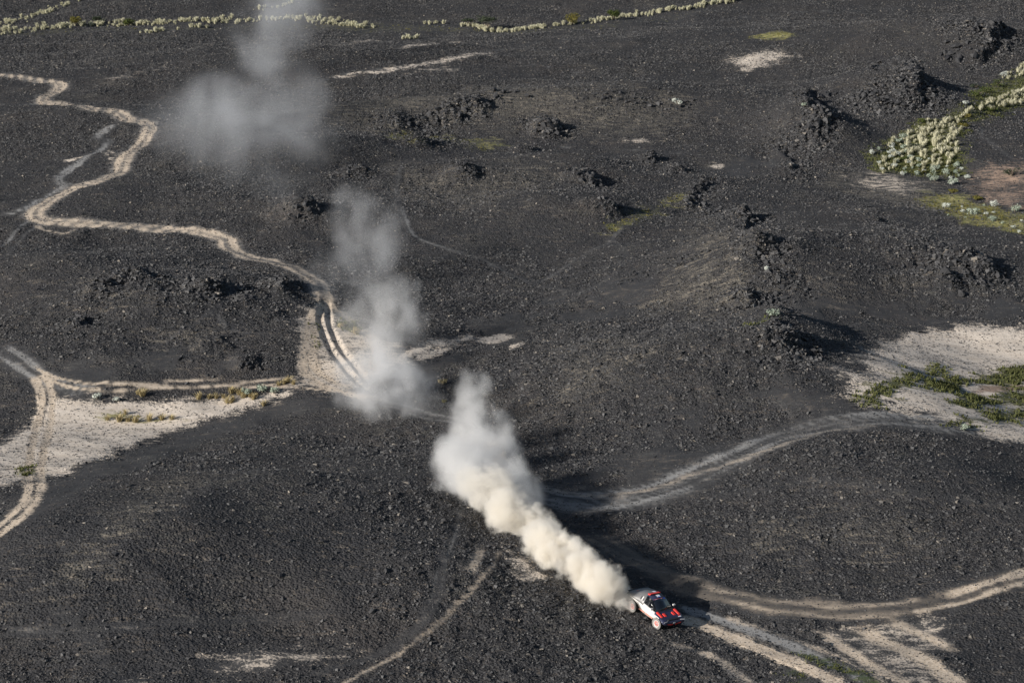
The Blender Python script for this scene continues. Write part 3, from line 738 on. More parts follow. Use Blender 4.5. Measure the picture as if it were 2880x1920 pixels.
# ------------------------------------------------------------------ loose lava rubble
def rock_templates(n, npts=9, flat=0.75, seed=3):
    """Angular lumps: convex hulls, the buried bottom faces dropped."""
    r = random.Random(seed)
    out = []
    for _ in range(n):
        bm = bmesh.new()
        for _k in range(npts):
            v = Vector((r.gauss(0, 1), r.gauss(0, 1), r.gauss(0, 1))).normalized()*r.uniform(.75, 1.1)
            bm.verts.new((v.x, v.y*r.uniform(.7, 1), v.z*flat+0.25))
        res = bmesh.ops.convex_hull(bm, input=bm.verts)
        bmesh.ops.delete(bm, geom=[g for g in res["geom_interior"] if isinstance(g, bmesh.types.BMVert)], context='VERTS')
        bmesh.ops.triangulate(bm, faces=bm.faces)
        bm.normal_update()
        low = [f for f in bm.faces if f.normal.z < -0.35]
        bmesh.ops.delete(bm, geom=low, context='FACES')
        bm.verts.ensure_lookup_table()
        bm.verts.index_update()
        v = np.array([q.co[:] for q in bm.verts])
        t = np.array([[q.index for q in f.verts] for f in bm.faces])
        bm.free()
        out.append((v, t))
    return out

TEMPL = rock_templates(12, 6)

def scatter_rocks(x, y, z, s, tone, templ):
    """One array of triangles from many rocks."""
    cos, trs, tns, base = [], [], [], 0
    which = rng.integers(0, len(templ), len(x))
    for k, (v, t) in enumerate(templ):
        idx = np.nonzero(which == k)[0]
        if len(idx) == 0: continue
        n = len(idx)
        a = rng.uniform(0, 2*math.pi, n)
        tilt = rng.normal(0, .3, n)
        ca, sa, ct, st = np.cos(a), np.sin(a), np.cos(tilt), np.sin(tilt)
        X, Y, Z = v[:, 0][None], v[:, 1][None], v[:, 2][None]
        Y2, Z2 = Y*ct[:, None]-Z*st[:, None], Y*st[:, None]+Z*ct[:, None]
        sx, sy, sz = s[idx]*rng.uniform(.8, 1.25, n), s[idx]*rng.uniform(.8, 1.2, n), s[idx]*rng.uniform(.6, 1.15, n)
        P = np.stack([x[idx][:, None]+(X*ca[:, None]-Y2*sa[:, None])*sx[:, None],
                      y[idx][:, None]+(X*sa[:, None]+Y2*ca[:, None])*sy[:, None],
                      z[idx][:, None]+Z2*sz[:, None]], -1).reshape(-1, 3)
        T = (t[None]+(np.arange(n)*len(v))[:, None, None]).reshape(-1, 3)+base
        cos.append(P); trs.append(T); tns.append(np.repeat(tone[idx], len(v)))
        base += len(P)
    return np.concatenate(cos), np.concatenate(trs), np.concatenate(tns)

def build_rubble():
    N = 1750000
    half = math.radians(16.2)
    # more, smaller stones nearby; fewer, larger ones far off
    u = rng.uniform(0, 1, N)
    r0, r1, p = 118.0, 600.0, -0.35
    r = (r0**(p+1)+(r1**(p+1)-r0**(p+1))*u)**(1/(p+1))
    a = rng.uniform(-half, half, N)
    x, y = r*np.sin(a), r*np.cos(a)
    rk, sm, sand, grey, brown, z = ground(x, y, "rk", "smooth", "sand", "grey", "brown", "z")
    keep = rng.uniform(0, 1, N) < np.clip(0.09+rk*0.72+0.16*sand*(vnoise(x/1.5, y/1.5, 9) > .45)+0.22*grey+0.2*brown, 0, 1)
    x, y, r, rk, sm, z = x[keep], y[keep], r[keep], rk[keep], sm[keep], z[keep]
    smin = np.interp(r, [120, 250], [.00034, .00029])*r
    s = smin*np.minimum((1-rng.uniform(0, 1, len(x)))**(-1/np.interp(r, [130, 300], [2.4, 2.9])), np.interp(r, [130, 260, 420], [4.8, 3.8, 3.2]))
    s = np.minimum(s*(1+0.8*np.clip(rk-1, 0, 1)), 0.26+0.34*np.clip(rk-1, 0, 1))
    s = np.where(sm > .5, np.minimum(s*.85, smin*2.0), s)
    tone = rng.uniform(0, 1, len(x))
    print("rocks", len(x))
    co, tr, tn = scatter_rocks(x, y, z, s, tone, TEMPL)
    o = np_obj("lava_rubble", co, tr, M_ROCK)
    add_attr(o.data, "tone", tn)
    tag(o, "loose black lava stones strewn all over the slopes", "rubble", kind="stuff")
    print("rubble tris", len(tr))

build_rubble()

# ------------------------------------------------------------------ plants
def plant_material(name, lo, hi, trans=0.25):
    m, nt, bs = new_mat(name)
    b = NB(nt)
    t = b.attr("tone")
    info = b.n("ShaderNodeObjectInfo").outputs["Random"]
    f = b.math('ADD', b.math('MULTIPLY', t, 0.7), b.math('MULTIPLY', info, 0.3))
    col = b.mix(f, lo, hi)
    nt.links.new(col, bs.inputs["Base Color"])
    bs.inputs["Roughness"].default_value = 0.8
    bs.inputs["Specular IOR Level"].default_value = 0.2
    tr = b.n("ShaderNodeBsdfTranslucent")
    nt.links.new(col, tr.inputs["Color"])
    mx = b.n("ShaderNodeMixShader")
    mx.inputs[0].default_value = trans
    nt.links.new(bs.outputs[0], mx.inputs[1]); nt.links.new(tr.outputs[0], mx.inputs[2])
    nt.links.new(mx.outputs[0], nt.nodes["Material Output"].inputs["Surface"])
    return m

M_STRAW = plant_material("pale_dry_grass", C(.42, .40, .25), C(.74, .71, .54))
M_TAN = plant_material("tan_dry_grass", C(.30, .24, .11), C(.55, .46, .27))
M_SAGE = plant_material("grey_green_leaves", C(.24, .29, .22), C(.50, .55, .45))
M_SILVER = plant_material("silvery_leaves", C(.45, .48, .42), C(.75, .77, .70))
M_GREEN = plant_material("green_leaves", C(.035, .055, .014), C(.11, .13, .035))
M_OLIVE = plant_material("olive_leaves", C(.10, .095, .02), C(.22, .19, .055))
M_DARKGREEN = plant_material("dark_leaves", C(.03, .04, .025), C(.075, .09, .055))
M_GRASS = plant_material("green_grass", C(.055, .07, .022), C(.14, .14, .055))

def tussock_mesh(name, mat, n=46, h=1.0, spread=0.55, seed=0):
    """A fan of arching blades."""
    r = np.random.default_rng(seed)
    co, tr, tn = [], [], []
    for k in range(n):
        a, q = r.uniform(0, 2*math.pi), math.sqrt(r.uniform(0, 1))
        lean = spread*q*r.uniform(.7, 1.2)
        hh = h*r.uniform(.65, 1.08)*(1-0.25*q)
        w = 0.028*r.uniform(.7, 1.5)*h
        bx, by = 0.20*q*math.cos(a)*h, 0.20*q*math.sin(a)*h
        px, py = -math.sin(a)*w, math.cos(a)*w
        mx, my = bx+lean*.4*math.cos(a)*h, by+lean*.4*math.sin(a)*h
        tx, ty = bx+lean*math.cos(a)*h, by+lean*math.sin(a)*h
        i = len(co)
        tx, ty = tx+.12*h, ty+.07*h
        co += [(bx-px, by-py, -.04), (bx+px, by+py, -.04), (mx-px*1.3, my-py*1.3, hh*.6), (mx+px*1.3, my+py*1.3, hh*.6), (tx, ty, hh)]
        tr += [(i, i+1, i+3), (i, i+3, i+2), (i+2, i+3, i+4)]
        t = r.uniform(0, 1)
        tn += [t*.4, t*.4, t, t, min(1, t+.2)]
    me = np_mesh(name, np.array(co), np.array(tr), mat)
    add_attr(me, "tone", np.array(tn))
    return me

def leaf_ball(n, rx, rz, size, seed, cz=None, lobes=5, flat=False):
    """Small leaf faces in lobed clumps: points, triangles, tones."""
    r = np.random.default_rng(seed)
    cz = rz*0.8 if cz is None else cz
    L = [(0, 0, cz, 0.75)]
    for _ in range(lobes):
        a = r.uniform(0, 2*math.pi)
        L.append((rx*.55*math.cos(a), rx*.55*math.sin(a), cz+rz*r.uniform(-.35, .4), r.uniform(.4, .62)))
    co, tr, tn = [], [], []
    for k in range(n):
        lx, ly, lz, lr = L[r.integers(0, len(L))]
        v = r.normal(0, 1, 3); v /= np.linalg.norm(v)
        d = r.uniform(.55, 1.05)
        c = np.array([lx+v[0]*rx*lr*d, ly+v[1]*rx*lr*d, max(lz+v[2]*rz*lr*d, .03)])
        u = r.normal(0, 1, 3) if not flat else np.array([r.normal(), r.normal(), r.normal()*.25])
        u /= np.linalg.norm(u)
        w = np.cross(u, v+.3*r.normal(0, 1, 3)); w /= np.linalg.norm(w)+1e-9
        s = size*r.uniform(.6, 1.3)
        i = len(co)
        co += [c-u*s, c+w*s*.55, c+u*s, c-w*s*.55]
        tr += [(i, i+1, i+2), (i, i+2, i+3)]
        t = r.uniform(0, 1)
        tn += [t]*4
    return np.array(co), np.array(tr), np.array(tn)

def stems(n, h, rx, rad, seed):
    r = np.random.default_rng(seed)
    co, tr = [], []
    for k in range(n):
        a = 2*math.pi*k/n+r.uniform(-.3, .3)
        tip = np.array([rx*.7*math.cos(a), rx*.7*math.sin(a), h*r.uniform(.75, 1)])
        mid = tip*np.array([.35, .35, .5])
        prev = None
        for p, q in ((np.array([0, 0, -.05]), rad), (mid, rad*.7), (tip, rad*.25)):
            i = len(co)
            for e in range(4):
                co.append(p+q*np.array([math.cos(e*math.pi/2), math.sin(e*math.pi/2), 0]))
            if prev is not None:
                for e in range(4):
                    a0, a1, b0, b1 = prev+e, prev+(e+1) % 4, i+e, i+(e+1) % 4
                    tr += [(a0, a1, b1), (a0, b1, b0)]
            prev = i
    return np.array(co), np.array(tr)

M_BARK, _nt, _bs = new_mat("grey_bark")
_bs.inputs["Base Color"].default_value = C(.13, .10, .075)
_bs.inputs["Roughness"].default_value = 0.9

def zat(x, y): return float(ground(x, y, "z")[0][0])

def px_of(p):
    """Photo pixel of a world point (used to keep scattered plants inside a patch seen in the photo)."""
    x, y, z = p[:, 0], p[:, 1], p[:, 2]-CAM_Z
    dep = y*CP-z*SP
    return W_PX/2+F_PX*x/dep, H_PX/2-F_PX*(y*SP+z*CP)/dep

def place(name, mesh, x, y, s, label, cat, group=None, sink=0.03, sz=None):
    o = bpy.data.objects.new(name, mesh)
    COL.objects.link(o)
    o.location = (x, y, zat(x, y)-sink)
    o.rotation_euler = (0, 0, random.uniform(0, 6.28))
    o.scale = (s, s, s if sz is None else sz)
    tag(o, label, cat, group)
    return o

STRAW = [tussock_mesh("grass_tussock", M_STRAW, 54, (1.2, .85, 1.0, .6, 1.1)[k], (.34, .5, .42, .6, .48)[k], k) for k in range(5)]
TANT = [tussock_mesh("dry_tussock", M_TAN, 44, .8, .75, 40+k) for k in range(3)]

def in_poly(x, y, pg): return d_poly(x, y, pg, 1.0) > 0

def scatter_in(poly_px, n, mind):
    pg = at_many([poly_px])[0][:, :2]
    lo, hi = pg.min(0), pg.max(0)
    pts = []
    tries = 0
    while len(pts) < n and tries < n*60:
        tries += 1
        p = rng.uniform(lo, hi)
        if in_poly(np.array([p[0]]), np.array([p[1]]), pg)[0] and all((p[0]-q[0])**2+(p[1]-q[1])**2 > mind*mind for q in pts):
            pts.append(p)
    return pts

# the crowded wash of pale tussocks at the right
CROWD = (("pale straw tussock in the dense lower crowd of the green wash", "pale tussocks of the dense lower crowd in the wash"),
         ("pale straw tussock in the narrow upper strip of the wash below dark green bushes", "pale tussocks of the upper strip in the wash"),
         ("pale straw tussock at the far top end of the green wash by the right edge", "pale tussocks at the top end of the wash"),
         ("pale straw tussock standing sparse at the lower left tip of the wash", "sparse pale tussocks at the lower left tip of the wash"),
         ("pale straw tussock along the upper left rim of the wash by grey green bushes", "pale tussocks on the upper left rim of the wash"))
for (L_CROWD, G_CROWD), (poly, n, md) in zip(CROWD, (([(2540, 395), (2600, 345), (2690, 325), (2705, 360), (2690, 400), (2690, 450), (2650, 475), (2590, 480), (2560, 455), (2545, 430)], 110, .85),
                    ([(2690, 335), (2720, 310), (2780, 285), (2840, 262), (2890, 240), (2900, 285), (2840, 300), (2770, 318), (2720, 335)], 62, .8),
                    ([(2810, 225), (2840, 205), (2890, 180), (2900, 200), (2850, 225)], 16, .8),
                    ([(2465, 470), (2500, 440), (2560, 430), (2570, 470), (2520, 470), (2480, 490)], 24, 1.2),
                    ([(2590, 370), (2560, 400), (2480, 420), (2520, 385)], 10, 1.2))):
    for p in scatter_in(poly, n, md):
        place("grass_tussock", random.choice(STRAW), p[0], p[1], random.uniform(.6, 1.35), L_CROWD, "grass tussock", G_CROWD)

# the far row of pale tussocks along the gully
far_rows = [([(-20, 92), (60, 84), (120, 80), (184, 76), (245, 71), (306, 71), (355, 71), (408, 69), (470, 65), (531, 61), (592, 59), (653, 61), (714, 61), (776, 57), (837, 53), (898, 61), (960, 70)], 330, 1.9),
            ([(960, 70), (1000, 76), (1050, 74)], 36, 1.4), ([(1190, 68), (1245, 66)], 10, 1.0), ([(1310, 72), (1350, 78), (1375, 88), (1430, 91), (1470, 86), (1530, 77), (1592, 71), (1655, 63), (1715, 55), (1780, 47), (1838, 39), (1920, 27), (1980, 16), (2045, 5), (2090, -3)], 270, 1.1),
            ([(-10, 78), (40, 62), (100, 44), (145, 29), (185, 12), (215, 0)], 70, 1.4), ([(715, 33), (776, 20), (837, 4)], 18, 1.2),
            ([(395, 96), (430, 92), (460, 88)], 14, 1.0), ([(500, 84), (560, 78), (600, 75)], 10, .8), ([(1138, 110), (1175, 108)], 12, .8), ([(10, 98), (80, 92)], 8, 1.0)]
row_pts = []
for ri, (pts, n, wd) in enumerate(far_rows):
    pl = line(at_many([pts])[0])
    seg = np.linalg.norm(np.diff(pl, axis=0), axis=1)
    cum = np.concatenate([[0], np.cumsum(seg)])
    for t in np.sort(rng.uniform(0, cum[-1], n)):
        k = min(np.searchsorted(cum, t, side='right')-1, len(seg)-1)
        f = (t-cum[k])/seg[k]
        q = pl[k]*(1-f)+pl[k+1]*f
        row_pts.append((*(q+rng.normal(0, wd*.8, 2)), ri))
row_pts.sort(key=lambda q: q[0]**2+q[1]**2)
N_IND = 110
ROW_LABEL = ["pale straw tussock in the long far row left of the drifting dust column", "pale straw tussock in the far row just right of the dust column", "pale straw tussock in the small far clump left of the dark trees",
             "pale straw tussock in the far row running right from the dark flat tree", "pale straw tussock in the slanting row at the top left corner", "pale straw tussock in the short upper row behind the dust column",
             "pale straw tussock in the lone clump just below the far left row", "pale straw tussock in the thin broken row below the far left row", "pale straw tussock in the small clump above the short sand line", "pale straw tussock at the left edge just below the far row"]
for q in row_pts[:N_IND]:
    place("grass_tussock", random.choice(STRAW), q[0], q[1], random.uniform(.55, 1.35), ROW_LABEL[q[2]], "grass tussock", ROW_LABEL[q[2]].replace("tussock", "tussocks"))

def joined(name, meshes, spots, label, cat):
    co, tr, tn, base = [], [], [], 0
    dat = []
    for me in meshes:
        v = np.empty(len(me.vertices)*3, np.float32); me.vertices.foreach_get("co", v)
        l = np.empty(len(me.loops), np.int32); me.loops.foreach_get("vertex_index", l)
        t = np.empty(len(me.vertices), np.float32); me.attributes["tone"].data.foreach_get("value", t)
        dat.append((v.reshape(-1, 3), l.reshape(-1, 3), t))
    for x, y, s in spots:
        v, l, t = dat[rng.integers(0, len(dat))]
        a = rng.uniform(0, 6.28)
        R = np.array([[math.cos(a), -math.sin(a), 0], [math.sin(a), math.cos(a), 0], [0, 0, 1]])
        co.append(v @ R.T*s+np.array([x, y, zat(x, y)-.03]))
        tr.append(l+base); tn.append(np.clip(t*rng.uniform(.7, 1.2), 0, 1)); base += len(v)
    o = np_obj(name, np.concatenate(co), np.concatenate(tr), meshes[0].materials[0])
    add_attr(o.data, "tone", np.concatenate(tn))
    return tag(o, label, cat, kind="stuff")

joined("dry_grass", STRAW, [(q[0], q[1], random.uniform(.45, 1.25)) for q in row_pts[N_IND:]], "far pale tussocks beyond the nearest ones of the gully row", "dry grass")

# tan tussocks on the sand flat at the left
for px, py in ((590, 1122), (610, 1118), (630, 1118), (655, 1108), (635, 1132), (655, 1128), (645, 1135), (680, 1120), (700, 1115), (715, 1122), (670, 1108), (740, 1140), (560, 1120), (810, 1075), (825, 1080), (795, 1082), (780, 1086),
               (300, 1178), (330, 1182), (360, 1184), (385, 1186), (420, 1184), (450, 1182), (480, 1178), (350, 1162), (385, 1110), (400, 1112)):
    p = at(px, py)[0]
    place("dry_tussock", random.choice(TANT), p[0]+random.uniform(-.2, .2), p[1]+random.uniform(-.2, .2), random.uniform(.7, 1.25),
          "low tan dry tussock on the edge of the left sand flat" if px > 540 else "low tan dry tussock in the green strip across the left sand flat", "grass tussock",
          "tan tussocks beside the sage bushes" if px > 540 else "tan tussocks in the green strip of the left sand flat")

def bush(name, mat, px, py, w, h, label, n=260, size=.085, seed=0, cat="bush", lobes=5, group=None):
    """A low bush: stems, and a lobed crown of small leaves."""
    p = at(px, py)[0]
    root = empty(name, (p[0], p[1], zat(p[0], p[1])-.03))
    tag(root, label, cat, group)
    co, tr, tn = leaf_ball(n, w/2, h/2, size, seed+int(px), cz=h*.45, lobes=lobes)
    f = np_obj("foliage", co, tr, mat, parent=root)
    add_attr(f.data, "tone", tn)
    co, tr = stems(6, h*.7, w*.35, .035*max(w, .8), seed)
    np_obj("stem", co, tr, M_BARK, parent=root)
    return root

SAGE = [(691, 1112, 1.35, 1.05, "sage", "big grey green sage bush in the middle of three beside the sand flat"),
        (738, 1102, 1.3, 1.0, "sage", "round grey green sage bush nearest the wheel ruts but one"),
        (770, 1106, 1.05, .8, "sage", "small pale sage bush nearest the wheel ruts"),
        (272, 1122, 1.0, .8, "silver", "silvery round bush at the top edge of the left sand flat"),
        (325, 1128, .8, .6, "silver", "small silvery bush right of the silvery round one on the left sand flat"),
        (2455, 435, 1.2, 1.1, "silver", "silvery round bush at the left tip of the tussock wash"),
        (2537, 390, 1.8, 1.2, "sage", "wide grey green bush on the left edge of the tussock wash"),
        (2525, 402, 1.7, 1.0, "sage", "grey green bush just below the wide one on the edge of the wash"),
        (2630, 480, 1.7, 1.2, "sage", "grey green bush at the lower edge of the tussocks"),
        (2660, 492, 1.5, 1.4, "sage", "tall grey green bush right below the tussocks"),
        (2628, 510, 1.5, 1.2, "sage", "grey green bush right of the flat pink rock"),
        (2680, 518, 1.6, 1.3, "sage", "grey green bush standing clear below the tussocks"),
        (2718, 502, 1.2, .8, "silver", "pale bush alone right of the wash's lower tussocks"),
        (2662, 584, 1.4, 1.0, "silver", "pale bush on the yellowish flat below the wash"),
        (2735, 602, 2.2, 1.1, "sage", "wide sage bush on the yellowish flat below the wash"),
        (2796, 582, 1.3, 1.2, "silver", "tall silvery bush on the yellowish flat near the right edge"),
        (2854, 595, 1.7, 1.2, "sage", "grey green bush on the yellowish flat nearest the right edge"),
        (2786, 622, 1.4, .9, "sage", "sage bush lowest on the yellowish flat"),
        (2692, 470, 1.5, .9, "sage", "wide grey green bush at the right corner of the tussocks"),
        (2823, 214, 1.4, 1.2, "silver", "silvery bush at the upper end of the green wash"),
        (2716, 293, 1.3, 1.0, "silver", "silvery bush beside the dark green bushes of the wash"),
        (2562, 445, 1.0, .7, "silver", "small silvery bush inside the lower left of the wash"),
        (2500, 432, .9, .6, "silver", "small silvery bush near the left tip of the wash"),
        (2536, 492, .9, .7, "silver", "small silvery bush at the bottom left of the tussocks"),
        (2157, 762, .7, .75, "silver", "small white bush in the rock crevice of the layered knob"),
        (2172, 888, 1.5, 1.0, "sage", "pale green bush at the foot of the layered rock knob"),
        (2262, 300, 1.0, .8, "sage", "grey green bush in the gap between the far rock outcrops"),
        (1905, 292, 2.0, 1.2, "silver", "silvery bush on the far rubble ledge"),
        (1245, 1082, 1.0, .8, "tan", "small tan bush on the rubble right of the dust cloud"),
        (1250, 1133, .6, .4, "olive", "tiny yellow bush just below the small tan bush"),
        (2712, 1207, .9, .6, "sage", "small sage bush on the lowest green strip of the wide sand flat"),
        (1000, 938, 1.1, .9, "tan", "tan bush with a dark shadow inside the rut loop"),
        (960, 920, .8, .6, "tan", "small tan bush left inside the rut loop")]
MATS = {"sage": M_SAGE, "silver": M_SILVER, "tan": M_TAN, "olive": M_OLIVE, "green": M_GREEN, "dark": M_DARKGREEN}
for k, (px, py, w, h, mt, lb) in enumerate(SAGE):
    bush("sage_bush" if mt in ("sage", "silver") else "dry_bush", MATS[mt], px, py, w, h, lb, seed=k, n=240, size=.09*max(w, .7)**.5)
GREENS = [(2570, 420, 2.6, 1.2, "dark", "dark grey green bush in the middle of the tussock wash"),
          (2753, 270, 3.2, 1.4, "green", "dark green bush above the upper tussocks of the wash"),
          (2775, 262, 3.0, 1.5, "green", "largest dark green bush at the top of the wash"),
          (2808, 245, 2.4, 1.8, "green", "dark green bush nearest the top end of the wash"),
          (2745, 248, 2.2, 1.0, "dark", "dim green bush left of the dark green bushes"),
          (2845, 495, 3.0, 1.7, "dark", "dark shrub alone with a long shadow on pinkish ground"),
          (2590, 345, 1.8, 1.0, "green", "green bush at the upper left corner of the tussocks"),
          (2790, 312, 2.4, .8, "green", "low green bush under the upper tussocks of the wash"),
          (2715, 330, 2.2, .8, "olive", "olive bush between the two tussock crowds"),
          (2710, 355, 2.0, .7, "olive", "olive brown bush right of the lower tussock crowd"),
          (2680, 542, 1.6, .7, "olive", "low green cushion on the speckled ground below the wash"),
          (2750, 562, 1.6, .7, "olive", "low green cushion right of the other one below the wash"),
          (2590, 485, 1.6, .6, "olive", "rusty olive cushion at the bottom edge of the tussocks"),
          (2540, 450, 1.5, .7, "green", "small green bush inside the lower left tussocks"),
          (2675, 450, 1.4, .6, "green", "small green bush at the lower right tussocks")]
for k, (px, py, w, h, mt, lb) in enumerate(GREENS):
    bush("green_bush", MATS[mt], px, py, w, h, lb, seed=90+k, n=300, size=.12)

def tree(px, py, w, h, mat, label, flat=True, n=900, seed=5, name="acacia_tree"):
    p = at(px, py)[0]
    root = empty(name, (p[0], p[1], zat(p[0], p[1])-.05))
    tag(root, label, "tree")
    r = np.random.default_rng(seed)
    co, tr, tn = leaf_ball(n, w/2, h*(.28 if flat else .45), .17, seed, cz=h*(.72 if flat else .55), lobes=9, flat=flat)
    f = np_obj("crown", co, tr, mat, parent=root)
    add_attr(f.data, "tone", tn)
    co, tr = stems(5, h*.75, w*.45, .11, seed)
    np_obj("trunk", co, tr, M_BARK, parent=root)
    return root

tree(1370, 84, 5.4, 3.4, M_DARKGREEN, "dark flat crowned tree standing in the far gully row")
tree(1318, 74, 3.6, 2.0, M_DARKGREEN, "smaller dark tree left of the flat crowned one in the far row", n=500, seed=8)
tree(1608, 70, 3.4, 3.0, M_OLIVE, "round yellowish green tree in the far row of tussocks", flat=False, n=700, seed=12, name="bushy_tree")
tree(1725, 57, 3.2, 2.8, M_GREEN, "round green tree right of the yellowish one in the far row", flat=False, n=700, seed=15, name="bushy_tree")
tree(2052, 6, 2.8, 2.4, M_OLIVE, "olive tree at the top edge where the far row leaves the view", flat=False, n=500, seed=17, name="bushy_tree")
tree(213, 74, 3.0, 2.6, M_OLIVE, "yellow green tree in the left part of the far row", flat=False, n=600, seed=19, name="bushy_tree")
tree(360, 74, 2.8, 2.2, M_GREEN, "small green tree in the left part of the far row", flat=False, n=500, seed=21, name="bushy_tree")
tree(273, 65, 2.4, 1.9, M_DARKGREEN, "small dark tree between the two green ones of the far row", flat=False, n=400, seed=23, name="bushy_tree")

SMALL = []
for k in range(4):
    co, tr, tn = leaf_ball(110, .5, .42, .10, 700+k, cz=.36, lobes=3)
    me = np_mesh("sage_bush", co, tr, M_SAGE if k < 2 else M_SILVER)
    add_attr(me, "tone", tn)
    SMALL.append(me)
for p in scatter_in([(2448, 440), (2500, 410), (2560, 395), (2580, 440), (2700, 462), (2715, 500), (2690, 525), (2600, 500), (2540, 495), (2470, 478)], 34, 1.3):
    place("sage_bush", random.choice(SMALL), p[0], p[1], random.uniform(.6, 1.3), "small pale sage bush among the green floor at the lower rim of the wash", "bush", "small sage bushes at the lower rim of the wash")
for p in scatter_in([(2600, 560), (2720, 560), (2880, 610), (2880, 660), (2760, 630), (2620, 600)], 12, 2.0):
    place("sage_bush", random.choice(SMALL), p[0], p[1], random.uniform(.45, .9), "tiny pale bush on the yellowish flat below the wash", "bush", "tiny bushes on the yellowish flat")

# low green cover and weeds: nobody could count the blades
def cover(name, mat, key, n, h, label, cat, r_rng):
    half = math.radians(15.5)
    r = rng.uniform(*r_rng, n*30)
    a = rng.uniform(-half, half, n*30)
    x, y = r*np.sin(a), r*np.cos(a)
    v = ground(x, y, key)[0]
    k = np.nonzero(rng.uniform(0, 1, len(x)) < np.clip((v-0.30)*1.6, 0, 1)*(fbm(x/1.4, y/1.4, 2, 301) > .45))[0][:n]
    x, y = x[k], y[k]
    if len(x) == 0: return
    z = ground(x, y, "z")[0]
    co, tr, tn = [], [], []
    m = 4
    for j in range(m):
        aa = rng.uniform(0, 6.28, len(x))
        w, hh = rng.uniform(.04, .10, len(x))*h/.2, h*rng.uniform(.5, 1.2, len(x))
        dx, dy = rng.normal(0, .14, len(x)), rng.normal(0, .14, len(x))
        b0 = np.stack([x+dx-w*np.cos(aa), y+dy-w*np.sin(aa), z-.02], 1)
        b1 = np.stack([x+dx+w*np.cos(aa), y+dy+w*np.sin(aa), z-.02], 1)
        tp = np.stack([x+dx+rng.normal(0, .08, len(x)), y+dy+rng.normal(0, .08, len(x)), z+hh], 1)
        base = sum(len(c) for c in co)
        co.append(np.stack([b0, b1, tp], 1).reshape(-1, 3))
        tr.append(np.arange(len(x)*3).reshape(-1, 3)+base)
        tn.append(np.repeat(rng.uniform(0, 1, len(x)), 3))
    o = np_obj(name, np.concatenate(co), np.concatenate(tr), mat)
    add_attr(o.data, "tone", np.concatenate(tn))
    tag(o, label, cat, kind="stuff")

cover("grass", M_GRASS, "grass", 16000, .28, "short green grass in the wash and on the sand flats", "grass", (160, 430))
cover("dry_grass", M_OLIVE, "ygrass", 6000, .22, "yellowish short grass on the flats and in the hollows", "grass", (160, 560))
cover("weeds", M_GRASS, "weed", 3000, .16, "low green weeds between the wheel tracks", "weeds", (115, 175))

# ------------------------------------------------------------------ rock outcrops: each a thing with its boulders
BIG = rock_templates(8, 14, flat=.85, seed=21)
BIG_ME = []
for v, t in BIG:
    me = np_mesh("boulder", v, t, M_ROCK)
    add_attr(me, "tone", np.full(len(v), random.uniform(.05, .6)))
    BIG_ME.append(me)

def outcrop(label, spots, n, size, spread, seed):
    """Boulders heaped along a broken edge (photo pixels of the edge)."""
    r = np.random.default_rng(seed)
    pl = at_many([spots])[0][:, :2]
    c = pl.mean(0)
    z0 = zat(c[0], c[1])
    root = empty("rock_outcrop", (c[0], c[1], z0))
    tag(root, label, "rock outcrop")
    for k in range(n):
        i = r.integers(0, max(len(pl)-1, 1))
        f = r.uniform(0, 1)
        q = (pl[i]*(1-f)+pl[i+1]*f if len(pl) > 1 else pl[0])+r.normal(0, spread, 2)
        s = size*min((1-r.uniform(0, 1))**-.45, 2.2)*.6
        o = bpy.data.objects.new("boulder", BIG_ME[r.integers(0, len(BIG_ME))])
        COL.objects.link(o)
        o.parent = root
        o.location = (q[0]-c[0], q[1]-c[1], zat(q[0], q[1])-z0-.15*s)
        o.rotation_euler = (r.normal(0, .3), r.normal(0, .3), r.uniform(0, 6.28))
        o.scale = (s*r.uniform(.8, 1.3), s*r.uniform(.8, 1.2), s*r.uniform(.7, 1.25))

